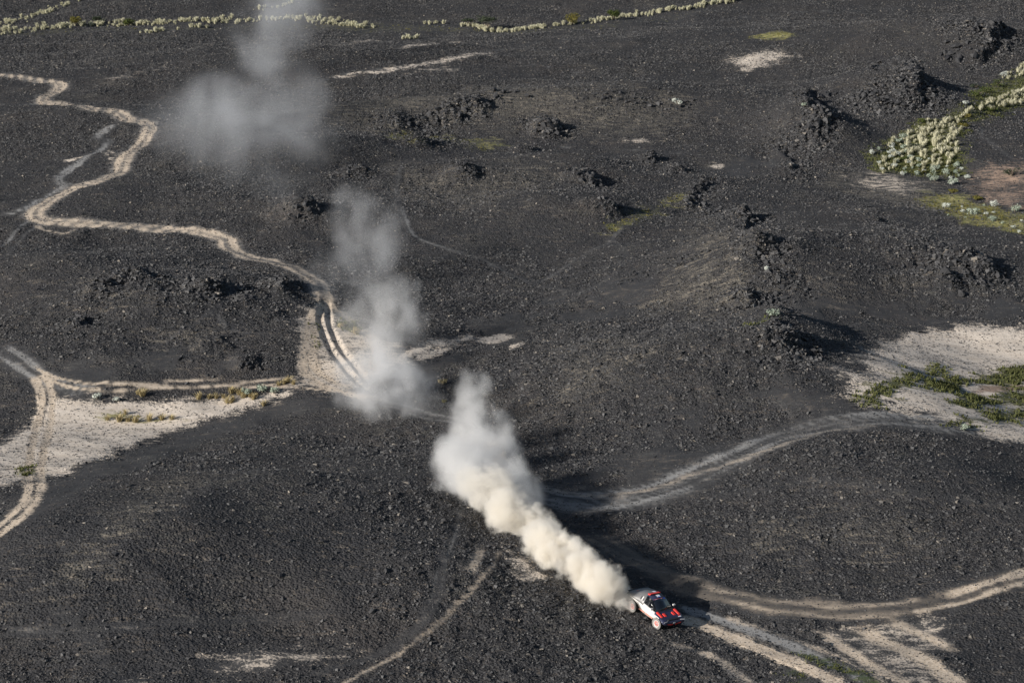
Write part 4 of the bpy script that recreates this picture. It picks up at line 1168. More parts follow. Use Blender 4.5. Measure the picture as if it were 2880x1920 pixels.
for k, (lb, sp, n, sz, sd) in enumerate((
    ("highest black rock outcrop with a broad shadow at the upper right", [(2450, 200), (2520, 170), (2570, 205), (2580, 250), (2540, 285)], 80, 1.1, 1.6),
    ("row of black boulders below the highest rock outcrop", [(2300, 270), (2380, 278), (2450, 272), (2510, 285)], 60, 1.0, 1.0),
    ("black craggy rock tower left of the highest outcrop", [(2275, 255), (2280, 295), (2315, 330), (2305, 365), (2265, 395)], 70, 1.0, 1.4),
    ("farthest black rock hill at the upper right corner", [(2640, 150), (2720, 160), (2770, 130), (2810, 85), (2780, 60)], 70, 1.2, 2.4),
    ("layered rock knob with a black crevice in the middle right", [(2085, 590), (2112, 612), (2085, 660), (2140, 690), (2130, 740), (2225, 800), (2238, 830)], 70, .7, 1.0),
    ("rounded rock knob above the wide rubble slope, cracked into blocks", [(2105, 850), (2160, 840), (2220, 850), (2210, 890), (2150, 895)], 55, .6, 1.0),
    ("black rock ledge at the right edge above the wide sand flat", [(2640, 790), (2720, 775), (2790, 770), (2850, 790)], 50, .8, 1.4),
    ("long broken rock ridge across the middle of the far slope", [(1130, 350), (1220, 320), (1310, 300), (1400, 275), (1480, 262)], 80, .9, 1.6),
    ("paler rock ledge right of the long broken ridge", [(1640, 270), (1720, 275), (1800, 285), (1880, 295), (1960, 290)], 60, .8, 1.8),
    ("small black crag with a shadow in the middle of the far slope", [(1530, 350), (1570, 370)], 26, .9, 1.0),
    ("two headed crag left of the middle of the far slope", [(1285, 485), (1330, 475)], 26, .7, .9),
    ("black crag under the drifting dust at the left of the far slope", [(835, 590), (880, 580)], 30, .8, 1.2),
    ("small black crag right of the winding far path", [(1820, 440), (1845, 460)], 20, .7, .8),
    ("black rubble crag above the path fork", [(1690, 570), (1740, 580)], 26, .7, 1.0),
    ("dark crag on the rounded mound above the path fork", [(1640, 505), (1680, 515)], 26, .7, 1.0),
    ("black pile of blocks on the left hill with a deep shadow", [(555, 825), (600, 830)], 24, .5, .7),
    ("small dark crag high on the left hill", [(355, 790), (400, 785)], 20, .45, .8),
    ("low broken rocks on the left hill's near slope", [(300, 1000), (450, 960), (560, 1000)], 34, .4, 1.6),
    ("dark crag of slabs at the right foot of the left hill", [(680, 1010), (715, 1025)], 20, .5, .6),
    ("line of black rubble beside the smooth gravel wash", [(1740, 790), (1830, 765), (1910, 740), (1950, 720)], 44, .55, 1.0),
    ("black rock ridge on the crest of the middle rubble slope", [(1640, 990), (1700, 945), (1760, 925)], 34, .5, 1.0),
)):
    outcrop(lb, sp, n, sz*.6, sd, 400+k)

rocks_near = 0
for _ in range(4000):
    if rocks_near >= 150: break
    r = random.uniform(128, 200); a = random.uniform(-math.radians(13.8), math.radians(13.8))
    x, y = r*math.sin(a), r*math.cos(a)
    rk, sm = (float(q[0]) for q in ground(x, y, "rk", "smooth"))
    if sm > .3 or random.random() > rk: continue
    o = place("lava_rock", random.choice(BIG_ME), x, y, random.uniform(.16, .34), "angular black lava rock lying loose on the near gravel slope", "rock", "larger loose lava rocks on the near slopes", sink=0.02)
    o.scale.z *= random.uniform(.7, 1.1)
    rocks_near += 1

# ------------------------------------------------------------------ the rally car
def paint(name, col, rough=0.35, metal=0.0, dusty=0.0, spec=0.5):
    m, nt, bs = new_mat(name)
    b = NB(nt)
    if dusty:
        geo = b.n("ShaderNodeTexCoord").outputs["Object"]
        z = b.n("ShaderNodeSeparateXYZ"); nt.links.new(geo, z.inputs[0])
        low = b.ramp(z.outputs["Z"], 1.25, 0.35)          # road dust thrown up over the sills
        f = b.math('MULTIPLY', b.math('ADD', b.math('MULTIPLY', low, 0.6), b.math('MULTIPLY', b.noise(geo, 6.0, 4.0), 0.5)), dusty, clamp=True)
        nt.links.new(b.mix(f, col, C(.50, .43, .35)), bs.inputs["Base Color"])
        nt.links.new(b.math('MULTIPLY_ADD', f, 0.5, rough, clamp=True), bs.inputs["Roughness"])
    else:
        bs.inputs["Base Color"].default_value = col
        bs.inputs["Roughness"].default_value = rough
    bs.inputs["Metallic"].default_value = metal
    bs.inputs["Specular IOR Level"].default_value = spec
    return m

P_WHITE = paint("dusty_white_paint", C(.72, .71, .70), .35, 0, .75)
P_NAVY = paint("navy_paint", C(.022, .030, .075), .28, .25, .10, .6)
P_SILVER = paint("dusty_grey_paint", C(.20, .205, .215), .38, .5, .45)
P_RED = paint("red_paint", C(.72, .035, .022), .35, 0, .08)
P_PINK = paint("dusty_red_paint", C(.62, .17, .13), .45, 0, .5)
P_BLACK = paint("black_composite", C(.014, .014, .016), .55)
P_GLASS = paint("dark_window_glass", C(.006, .008, .012), .06, 0, 0, .8)
P_SIDE = paint("clear_side_glass", C(.01, .012, .016), .06, 0, 0, .8)
_t = P_SIDE.node_tree
_x, _y = _t.nodes.new("ShaderNodeMixShader"), _t.nodes.new("ShaderNodeBsdfTransparent")
_x.inputs[0].default_value = 0.62
_t.links.new(_t.nodes["Principled BSDF"].outputs[0], _x.inputs[1]); _t.links.new(_y.outputs[0], _x.inputs[2])
_t.links.new(_x.outputs[0], _t.nodes["Material Output"].inputs["Surface"])
P_LAMP = paint("white_lamp_lens", C(.85, .87, .9), .15)
P_BLUE = paint("blue_film", C(.03, .10, .55), .4)
P_TYRE = paint("dusty_tyre_rubber", C(.032, .031, .030), .85)
P_WALL = paint("dust_coated_sidewall", C(.20, .19, .178), .9)
P_RIM = paint("dusty_white_rim", C(.58, .56, .53), .5)
P_STEEL = paint("dark_steel", C(.08, .08, .085), .45, .7)

car = empty("rally_car", (0, 0, 0))
tag(car, "dusty white and navy rally car with red wheels racing ahead of its dust trail", "car")

def mesh_part(name, verts, faces, mat, parent=None, smooth=False, bevel=0.0, label=None, solid=0.0):
    me = bpy.data.meshes.new(name)
    me.from_pydata([tuple(v) for v in verts], [], faces)
    bm = bmesh.new(); bm.from_mesh(me)
    bmesh.ops.remove_doubles(bm, verts=bm.verts, dist=1e-5)
    bmesh.ops.recalc_face_normals(bm, faces=bm.faces)
    bm.to_mesh(me); bm.free()
    for p in me.polygons: p.use_smooth = smooth
    me.materials.append(mat)
    o = bpy.data.objects.new(name, me)
    COL.objects.link(o)
    o.parent = car if parent is None else parent
    if solid:
        md = o.modifiers.new("shell", 'SOLIDIFY'); md.thickness = solid; md.offset = -1
    if bevel:
        md = o.modifiers.new("edge", 'BEVEL'); md.width = bevel; md.segments = 2
    if label: o["label"] = label
    return o

def boxv(c, s, rot=None):
    cx, cy, cz = c; a, b_, h = s[0]/2, s[1]/2, s[2]/2
    v = [Vector((x*a, y*b_, z*h)) for x in (-1, 1) for y in (-1, 1) for z in (-1, 1)]
    if rot: v = [Matrix.Rotation(rot[1], 3, rot[0]) @ q for q in v]
    v = [q+Vector(c) for q in v]
    return v, [(0, 1, 3, 2), (4, 6, 7, 5), (0, 4, 5, 1), (2, 3, 7, 6), (0, 2, 6, 4), (1, 5, 7, 3)]

def box_part(name, c, s, mat, parent=None, bevel=.012, rot=None, label=None):
    v, f = boxv(c, s, rot)
    return mesh_part(name, v, f, mat, parent, bevel=bevel, label=label)

# half sections from nose to tail: centre top, roof edge, belt, shoulder, widest, sill, floor (y, z)
ST = [
    (2.30, [(0, .80), (.50, .80), (.82, .80), (1.00, .80), (1.02, .74), (.92, .66), (.60, .60)]),
    (2.06, [(0, .97), (.50, .975), (.86, .97), (1.10, .94), (1.13, .86), (1.02, .70), (.60, .54)]),
    (1.72, [(0, 1.06), (.50, 1.075), (.90, 1.08), (1.14, 1.06), (1.16, 1.00), (.74, .98), (.60, .62)]),
    (1.45, [(0, 1.10), (.50, 1.12), (.90, 1.12), (1.13, 1.08), (1.15, 1.02), (.74, 1.00), (.60, .60)]),
    (1.16, [(0, 1.155), (.52, 1.18), (.90, 1.16), (1.10, 1.07), (1.12, .96), (.96, .62), (.60, .44)]),
    (.95, [(0, 1.22), (.78, 1.21), (.90, 1.15), (1.03, 1.03), (1.07, .82), (.97, .50), (.60, .42)]),
    (.20, [(0, 1.79), (.64, 1.755), (.90, 1.19), (1.00, 1.05), (1.05, .80), (.97, .47), (.60, .42)]),
    (-.50, [(0, 1.90), (.66, 1.85), (.90, 1.24), (1.00, 1.08), (1.04, .82), (.95, .48), (.60, .42)]),
    (-.98, [(0, 1.86), (.70, 1.79), (.92, 1.34), (1.06, 1.16), (1.03, .90), (.86, .56), (.60, .45)]),
    (-1.50, [(0, 1.73), (.76, 1.65), (1.02, 1.36), (1.15, 1.20), (1.13, 1.12), (.72, 1.04), (.60, .62)]),
    (-2.00, [(0, 1.55), (.86, 1.49), (1.10, 1.32), (1.18, 1.22), (1.15, 1.14), (.78, 1.04), (.60, .80)]),
    (-2.32, [(0, 1.43), (.90, 1.40), (1.12, 1.29), (1.17, 1.23), (1.13, 1.17), (.82, 1.08), (.60, .92)]),
]

def skin(name, i0, i1, k0, k1, mat, side=0, parent=None, sub=3, smooth=True, off=0.0, label=None):
    """A piece of the body skin: stations i0..i1, ring points k0..k1; side 0 both (joined over the top), else +1 left / -1 right."""
    xs = []
    for i in range(i0, i1):
        for t in np.linspace(0, 1, sub, endpoint=False): xs.append((i, t))
    xs.append((i1-1, 1.0))
    prof = []
    for i, t in xs:
        a, b_ = ST[i], ST[i+1]
        x = a[0]*(1-t)+b_[0]*t
        q = [(a[1][k][0]*(1-t)+b_[1][k][0]*t, a[1][k][1]*(1-t)+b_[1][k][1]*t) for k in range(k0, k1+1)]
        if side == 0:
            full = [(-y, z) for y, z in reversed(q)]+([(y, z) for y, z in q[1:]] if k0 == 0 else [(y, z) for y, z in q])
        else:
            full = [(side*y, z) for y, z in q]
        prof.append([(x, y, z+off) for y, z in full])
    n = len(prof[0])
    v = [p for r in prof for p in r]
    f = [(r*n+c, r*n+c+1, (r+1)*n+c+1, (r+1)*n+c) for r in range(len(prof)-1) for c in range(n-1)]
    return mesh_part(name, v, f, mat, parent, smooth=smooth, solid=.02, label=label)

hood = skin("hood", 0, 5, 0, 3, P_NAVY)
windscreen = skin("windscreen", 5, 6, 0, 1, P_GLASS)
roof = skin("roof", 6, 7, 0, 1, P_NAVY)
rear_cover = skin("rear_cover", 7, 11, 0, 3, P_SILVER, label="dusty grey rear body cover widening to the tail")
for sd in (1, -1):
    skin("nose_side", 0, 2, 3, 6, P_NAVY, sd)
    skin("wheel_arch", 2, 4, 3, 5, P_WHITE, sd, label="white front wheel arch")
    dr = skin("door", 4, 7, 2, 5, P_WHITE, sd, label="dusty white door")
    skin("side_window", 5, 7, 1, 2, P_SIDE, sd)
    skin("sill", 4, 8, 5, 6, P_BLACK, sd)
    skin("side_pod", 7, 8, 3, 5, P_WHITE, sd, label="dusty white side pod ahead of the rear wheel")
    skin("rear_arch", 8, 11, 3, 5, P_WHITE, sd, label="white rear wheel arch")
    # red stripes on the door and the pod, 4 mm proud
    for (x0, x1, za, zb, ya, yb) in ((.95, .05, .66, .55, 1.03, 1.0), (-.10, -.80, .66, .55, 1.015, .985)):
        y0, y1 = sd*(ya+.022), sd*(yb+.022)
        mesh_part("stripe", [(x0, y0, za), (x1, y0, za), (x1-.1, y1, zb), (x0-.1, y1, zb)], [(0, 1, 2, 3)], P_PINK, dr, solid=.006)
    # door pillar and roll bar behind the side window
    box_part("pillar", (-.03, sd*.74, 1.50), (.09, .05, .66), P_BLACK, rot=('X', sd*.48))
    # roof scoop and dark intakes on the flanks of the cover
    for k in range(3):
        x = -.62-.14*k
        mesh_part("louvre", [(x, sd*(.70+.05*k), 1.66-.02*k), (x-.07, sd*(.72+.05*k), 1.645-.02*k), (x-.07, sd*(.90+.03*k), 1.36), (x, sd*(.885+.03*k), 1.36)], [(0, 1, 2, 3)], P_BLACK if k != 1 else P_WHITE, rear_cover, solid=.01)
    # mirror
    mr = box_part("mirror", (.70, sd*1.13, 1.33), (.12, .24, .16), P_WHITE, bevel=.03)
    mesh_part("mirror_arm", *boxv((.70, sd*.95, 1.25), (.05, .26, .04), ('X', sd*.35)), P_BLACK, mr)
    # hood scoops: outer long, inner short, each with a dark mouth
    for (x0, x1, y0, w, h) in ((1.78, 1.10, .86, .20, .10), (1.72, 1.36, .44, .24, .08)):
        zb0, zb1 = 1.075, 1.16 if x1 < 1.2 else 1.115
        v = [(x0, sd*(y0-w/2), zb0+.005), (x0, sd*(y0+w/2), zb0+.005), (x1, sd*(y0-w/2), zb1+.01), (x1, sd*(y0+w/2), zb1+.01),
             (x0-.04, sd*(y0-w/2+.02), zb0+h*.5), (x0-.04, sd*(y0+w/2-.02), zb0+h*.5), (x1, sd*(y0-w/2+.02), zb1+h), (x1, sd*(y0+w/2-.02), zb1+h)]
        sc = mesh_part("hood_scoop", v, [(0, 1, 5, 4), (4, 5, 7, 6), (0, 4, 6, 2), (1, 3, 7, 5), (2, 6, 7, 3)], P_RED, bevel=.012)
        mesh_part("scoop_mouth", [(x1-.004, sd*(y0-w/2+.03), zb1+.015), (x1-.004, sd*(y0+w/2-.03), zb1+.015), (x1-.004, sd*(y0+w/2-.04), zb1+h-.015), (x1-.004, sd*(y0-w/2+.04), zb1+h-.015)], [(0, 1, 2, 3)], P_BLACK, sc)
    # day running lamps: a slanted bar at each corner of the nose
    hl = mesh_part("headlight", *boxv((2.20, sd*.83, .905), (.05, .44, .06), ('Z', -sd*.22)), P_BLACK, bevel=.01)
    mesh_part("lamp_bar", *boxv((2.232, sd*.83, .915), (.03, .40, .03), ('Z', -sd*.22)), P_LAMP, hl)
    # tow hook and lower red wing
    mesh_part("bumper_wing", [(2.30, sd*.12, .70), (2.30, sd*.66, .74), (2.22, sd*.60, .60), (2.22, sd*.14, .56)], [(0, 1, 2, 3)], P_RED, solid=.03)
    # tail lamp
    box_part("tail_light", (-2.335, sd*.86, 1.20), (.03, .30, .05), P_RED)

# roof band with light bar, number plate marks, red scoop
sc = mesh_part("roof_scoop", [(-.40, -.54, 1.885), (-.40, .54, 1.885), (-.62, -.56, 1.87), (-.62, .56, 1.87), (-.36, -.50, 1.99), (-.36, .50, 1.99), (-.66, -.53, 1.93), (-.66, .53, 1.93)],
               [(0, 1, 5, 4), (4, 5, 7, 6), (0, 4, 6, 2), (1, 3, 7, 5), (2, 6, 7, 3)], P_RED, bevel=.02, label="bright red roof air scoop")
mesh_part("scoop_mouth", [(-.395+.012, -.46, 1.90), (-.395+.012, .46, 1.90), (-.362+.004, .45, 1.965), (-.362+.004, -.45, 1.965)], [(0, 1, 2, 3)], P_BLACK, sc)
ban = mesh_part("sun_strip", [(.26, -.545, 1.695), (.26, .545, 1.695), (.13, .565, 1.785), (.13, -.565, 1.785), (.26, 0, 1.71), (.13, 0, 1.81)], [(0, 4, 5, 3), (4, 1, 2, 5)], P_RED, solid=.008, label="red strip across the top of the windscreen, blue at one end")
mesh_part("strip_end", [(.268, .34, 1.712), (.268, .545, 1.703), (.138, .565, 1.797), (.138, .34, 1.807)], [(0, 1, 2, 3)], P_BLUE, ban)
for k in range(5):
    y = -.46+.15*k
    mesh_part("mark", [(.245, y, 1.722+.012*(1-abs(y))), (.245, y+.09, 1.722+.012*(1-abs(y))), (.165, y+.09, 1.778+.016*(1-abs(y))), (.165, y, 1.778+.016*(1-abs(y)))], [(0, 1, 2, 3)], P_LAMP, ban)
mesh_part("roof_plate", [(-.02, -.05, 1.838), (-.02, .30, 1.832), (-.30, .30, 1.876), (-.30, -.05, 1.882)], [(0, 1, 2, 3)], P_LAMP, roof, label="white number plate on the roof")
mesh_part("roof_plate_band", [(.0, .02, 1.838), (.0, .26, 1.834), (-.09, .26, 1.848), (-.09, .02, 1.852)], [(0, 1, 2, 3)], P_BLUE, roof)
mesh_part("roof_emblem", [(-.72, .10, 1.896), (-.72, .42, 1.876), (-.98, .42, 1.842), (-.98, .10, 1.866)], [(0, 1, 2, 3)], P_LAMP, rear_cover)
mesh_part("tail_emblem", [(-1.80, -.62, 1.592), (-1.80, -.40, 1.606), (-1.96, -.40, 1.556), (-1.96, -.62, 1.538)], [(0, 1, 2, 3)], P_PINK, rear_cover)
for (x0, x1, y0, y1, mt) in ((1.98, 1.90, .62, .92, P_LAMP), (1.90, 1.82, .66, .88, P_RED), (1.20, 1.17, -.34, .34, P_STEEL)):
    zz = lambda x: 1.06+(1.72-x)*.20 if x < 1.72 else .97+(2.06-x)*.29
    mesh_part("hood_mark", [(x0, y0, zz(x0)+.022), (x0, y1, zz(x0)+.020), (x1, y1, zz(x1)+.022), (x1, y0, zz(x1)+.024)], [(0, 1, 2, 3)], mt, hood)
# ridge across the hood, badge on the nose
box_part("hood_ridge", (2.03, 0, 1.0), (.05, 1.5, .03), P_NAVY, bevel=.01)
box_part("badge", (2.305, 0, .775), (.02, .20, .06), P_LAMP)
box_part("wiper", (.93, -.1, 1.235), (.03, .7, .025), P_BLACK, rot=('Z', .25))
# under-nose, floor and tail panel
mesh_part("skid_plate", [(2.25, -.58, .60), (2.25, .58, .60), (1.9, .58, .42), (1.9, -.58, .42), (-1.9, .58, .42), (-1.9, -.58, .42), (-2.3, -.58, .70), (-2.3, .58, .70)], [(0, 1, 2, 3), (3, 2, 4, 5), (5, 4, 7, 6)], P_STEEL, solid=.02)
mesh_part("nose_panel", [(2.30, -1.0, .80), (2.30, 1.0, .80), (2.29, .92, .66), (2.26, .6, .58), (2.26, -.6, .58), (2.29, -.92, .66)], [(0, 1, 2, 3, 4, 5)], P_NAVY, solid=.02)
t = [(-2.32, y, z) for y, z in ST[-1][1]]
mesh_part("tail_panel", t+[(-2.32, -y, z) for y, z in reversed(ST[-1][1][1:])], [tuple(range(13))], P_BLACK, solid=.02)
box_part("spoiler", (-2.36, 0, 1.415), (.14, 2.1, .03), P_BLACK, bevel=.008)
box_part("cockpit_tub", (.1, 0, .86), (2.0, 1.5, .7), P_BLACK, bevel=.05)
box_part("engine_bay", (1.6, 0, .78), (1.1, 1.1, .46), P_BLACK, bevel=.05)
box_part("rear_bay", (-1.55, 0, .90), (1.3, 1.1, .5), P_BLACK, bevel=.05)

def tube(name, pts, r, mat, parent):
    co, tr = [], []
    for k, p in enumerate(pts):
        d = (Vector(pts[min(k+1, len(pts)-1)])-Vector(pts[max(k-1, 0)])).normalized()
        a = d.orthogonal().normalized(); b_ = d.cross(a)
        for e in range(8):
            an = e*math.pi/4
            co.append(Vector(p)+r*(math.cos(an)*a+math.sin(an)*b_))
    for k in range(len(pts)-1):
        for e in range(8):
            tr.append((k*8+e, k*8+(e+1) % 8, k*8+8+(e+1) % 8, k*8+8+e))
    return mesh_part(name, co, tr, mat, parent, smooth=True)

def lathe(name, prof, mat, parent, seg=36, smooth=True):
    """Profile (y across, r) turned about the axle (Y)."""
    co, f = [], []
    n = len(prof)
    for e in range(seg):
        a = 2*math.pi*e/seg
        co += [(r*math.cos(a), y, r*math.sin(a)) for y, r in prof]
    for e in range(seg):
        e2 = (e+1) % seg
        f += [(e*n+k, e*n+k+1, e2*n+k+1, e2*n+k) for k in range(n-1)]
    return mesh_part(name, co, f, mat, parent, smooth=smooth)

def make_wheel(x, sd, z, steer=0.0):
    w = empty("wheel", (x, sd*.98, z), steer)
    w.parent = car
    R, o = .46, sd
    ty = lathe("tyre", [(-.14*o, .26), (-.165*o, .34), (-.165*o, .42), (-.14*o, .462), (-.06*o, R), (.06*o, R), (.14*o, .462)], P_TYRE, w)
    # tread blocks
    co, f = [], []
    for e in range(30):
        for row, y in enumerate((-.10, -.0, .10)):
            a = 2*math.pi*(e+(row % 2)*.5)/30
            c, s_ = math.cos(a), math.sin(a)
            for dy in (-.038, .038):
                for da in (-.028, .028):
                    for rr in (R-.02, R+.012-.014*abs(y)/.1):
                        ca, sa = math.cos(a+da), math.sin(a+da)
                        co.append((rr*ca, y+dy, rr*sa))
            b0 = len(co)-8
            f += [(b0+1, b0+3, b0+7, b0+5), (b0, b0+1, b0+5, b0+4), (b0+2, b0+6, b0+7, b0+3), (b0, b0+2, b0+3, b0+1), (b0+4, b0+5, b0+7, b0+6)]
    tb = bpy.data.meshes.new("tread"); tb.from_pydata(co, [], f); tb.materials.append(P_TYRE)
    to = bpy.data.objects.new("tread", tb); COL.objects.link(to); to.parent = w; to["kind"] = "stuff"
    lathe("sidewall", [(.142*o, .463), (.168*o, .42), (.170*o, .34), (.150*o, .275)], P_WALL, w)
    lathe("rim", [(.152*o, .285), (.168*o, .275), (.165*o, .245), (.125*o, .238), (.115*o, .08), (.135*o, .07), (.137*o, .001)], P_RIM, w)
    # ten red windows round the hub
    co, f = [], []
    for e in range(10):
        a0, a1 = 2*math.pi*(e+.16)/10, 2*math.pi*(e+.84)/10
        b0 = len(co)
        for a, r in ((a0, .085), (a1, .085), (a1, .225), (a0, .225)):
            co.append((r*math.cos(a), .124*o, r*math.sin(a)))
        for a, r in ((a0, .085), (a1, .085), (a1, .225), (a0, .225)):
            co.append((r*math.cos(a), .108*o, r*math.sin(a)))
        f += [(b0, b0+1, b0+2, b0+3), (b0, b0+4, b0+5, b0+1), (b0+1, b0+5, b0+6, b0+2), (b0+2, b0+6, b0+7, b0+3), (b0+3, b0+7, b0+4, b0)]
    mesh_part("red_spokes", co, f, P_RED, w)
    lathe("hub", [(.13*o, .06), (.15*o, .055), (.152*o, .001)], P_STEEL, w, 16)
    # suspension arms
    tube("suspension_arm", [(x-.22, sd*.45, .62), (x, sd*.84, z+.02)], .03, P_STEEL, car)
    tube("suspension_arm", [(x+.22, sd*.45, .62), (x, sd*.84, z+.02)], .03, P_STEEL, car)
    tube("suspension_arm", [(x-.15, sd*.45, .86), (x, sd*.84, z+.14)], .025, P_STEEL, car)
    tube("damper", [(x+.1, sd*.52, 1.0), (x+.02, sd*.80, z+.03)], .045, P_RED, car)
    # mud flap behind
    box_part("mud_flap", (x-.56, sd*.93, .52), (.02, .30, .34), P_BLACK, bevel=.004)

for sd in (1, -1):
    make_wheel(1.50, sd, .475, .10)
    make_wheel(-1.50, sd, .475)

# a helmeted driver shows behind the side glass
def seat_person(y, label):
    v, rad, ed = [], [], []
    def add(p, r, parent_i=None):
        v.append(p); rad.append(r)
        if parent_i is not None: ed.append((parent_i, len(v)-1))
        return len(v)-1
    pel = add((-.30, y, .78), .15)
    sp = add((-.36, y, 1.00), .145, pel); ch = add((-.40, y, 1.20), .16, sp); nk = add((-.37, y, 1.36), .065, ch); hd = add((-.34, y, 1.50), .12, nk); add((-.33, y, 1.58), .09, hd)
    for s_ in (-1, 1):
        sh = add((-.38, y+s_*.19, 1.24), .075, ch); el = add((-.12, y+s_*.25, 1.04), .05, sh); add((.14, y+s_*.14, 1.12), .04, el)
        hp = add((-.22, y+s_*.10, .76), .09, pel); kn = add((.20, y+s_*.14, .86), .075, hp); add((.52, y+s_*.14, .62), .055, kn)
    me = bpy.data.meshes.new("person")
    me.from_pydata(v, ed, [])
    o = bpy.data.objects.new("person", me)
    COL.objects.link(o)
    sk = o.modifiers.new("skin", 'SKIN')
    for i, r in enumerate(rad): me.skin_vertices[0].data[i].radius = (r, r)
    me.skin_vertices[0].data[0].use_root = True
    o.modifiers.new("sub", 'SUBSURF').levels = 1
    me.materials.append(P_NAVY)
    tag(o, label, "person")
    # helmet over the head, with a dark visor
    bm = bmesh.new(); bmesh.ops.create_uvsphere(bm, u_segments=16, v_segments=10, radius=.155)
    hm = bpy.data.meshes.new("helmet"); bm.to_mesh(hm); bm.free(); hm.materials.append(P_WHITE)
    for p in hm.polygons: p.use_smooth = True
    h = bpy.data.objects.new("helmet", hm); COL.objects.link(h); h.parent = o; h.location = (-.33, y, 1.53); h.scale = (1.1, .95, 1)
    vs = box_part("visor", (.13, 0, .01), (.06, .20, .09), P_GLASS, h, bevel=.02)
    return o

crew = [seat_person(-.36, "helmeted person at the near side window inside the rally car"), seat_person(.36, "helmeted person in the far seat inside the rally car")]

# stand the car on its wheels: heading down to the right, pitched and rolled with the ground
car_pos = at(1840, 1739)[0]
head = math.radians(-55.0)
CAR_S = 0.96
hx, hy = math.cos(head), math.sin(head)
def sm(x, y): return float(H_smooth(np.array([x]), np.array([y]))[0])
cx, cy = car_pos[0], car_pos[1]
zf, zr = sm(cx+hx*1.5, cy+hy*1.5), sm(cx-hx*1.5, cy-hy*1.5)
zl, zq = sm(cx-hy, cy+hx), sm(cx+hy, cy-hx)
base = Matrix.Translation((cx, cy, (zf+zr)/2+.0)) @ Matrix.Rotation(head, 4, 'Z') @ Matrix.Rotation(-math.atan2(zf-zr, 3.0), 4, 'Y') @ Matrix.Rotation(math.atan2(zl-zq, 2.0), 4, 'X') @ Matrix.Scale(CAR_S, 4)
car.matrix_world = base
for o in crew: o.matrix_world = base

# ------------------------------------------------------------------ dust trail: density grids filled by puffs broken up with noise
def dust_material(name, color, dens, aniso=0.1):
    m = bpy.data.materials.new(name)
    m.use_nodes = True
    nt = m.node_tree
    nt.nodes.clear()
    out = nt.nodes.new("ShaderNodeOutputMaterial")
    v = nt.nodes.new("ShaderNodeVolumePrincipled")
    v.inputs["Color"].default_value = color
    v.inputs["Density"].default_value = dens
    v.inputs["Anisotropy"].default_value = aniso
    nt.links.new(v.outputs[0], out.inputs["Volume"])
    return m

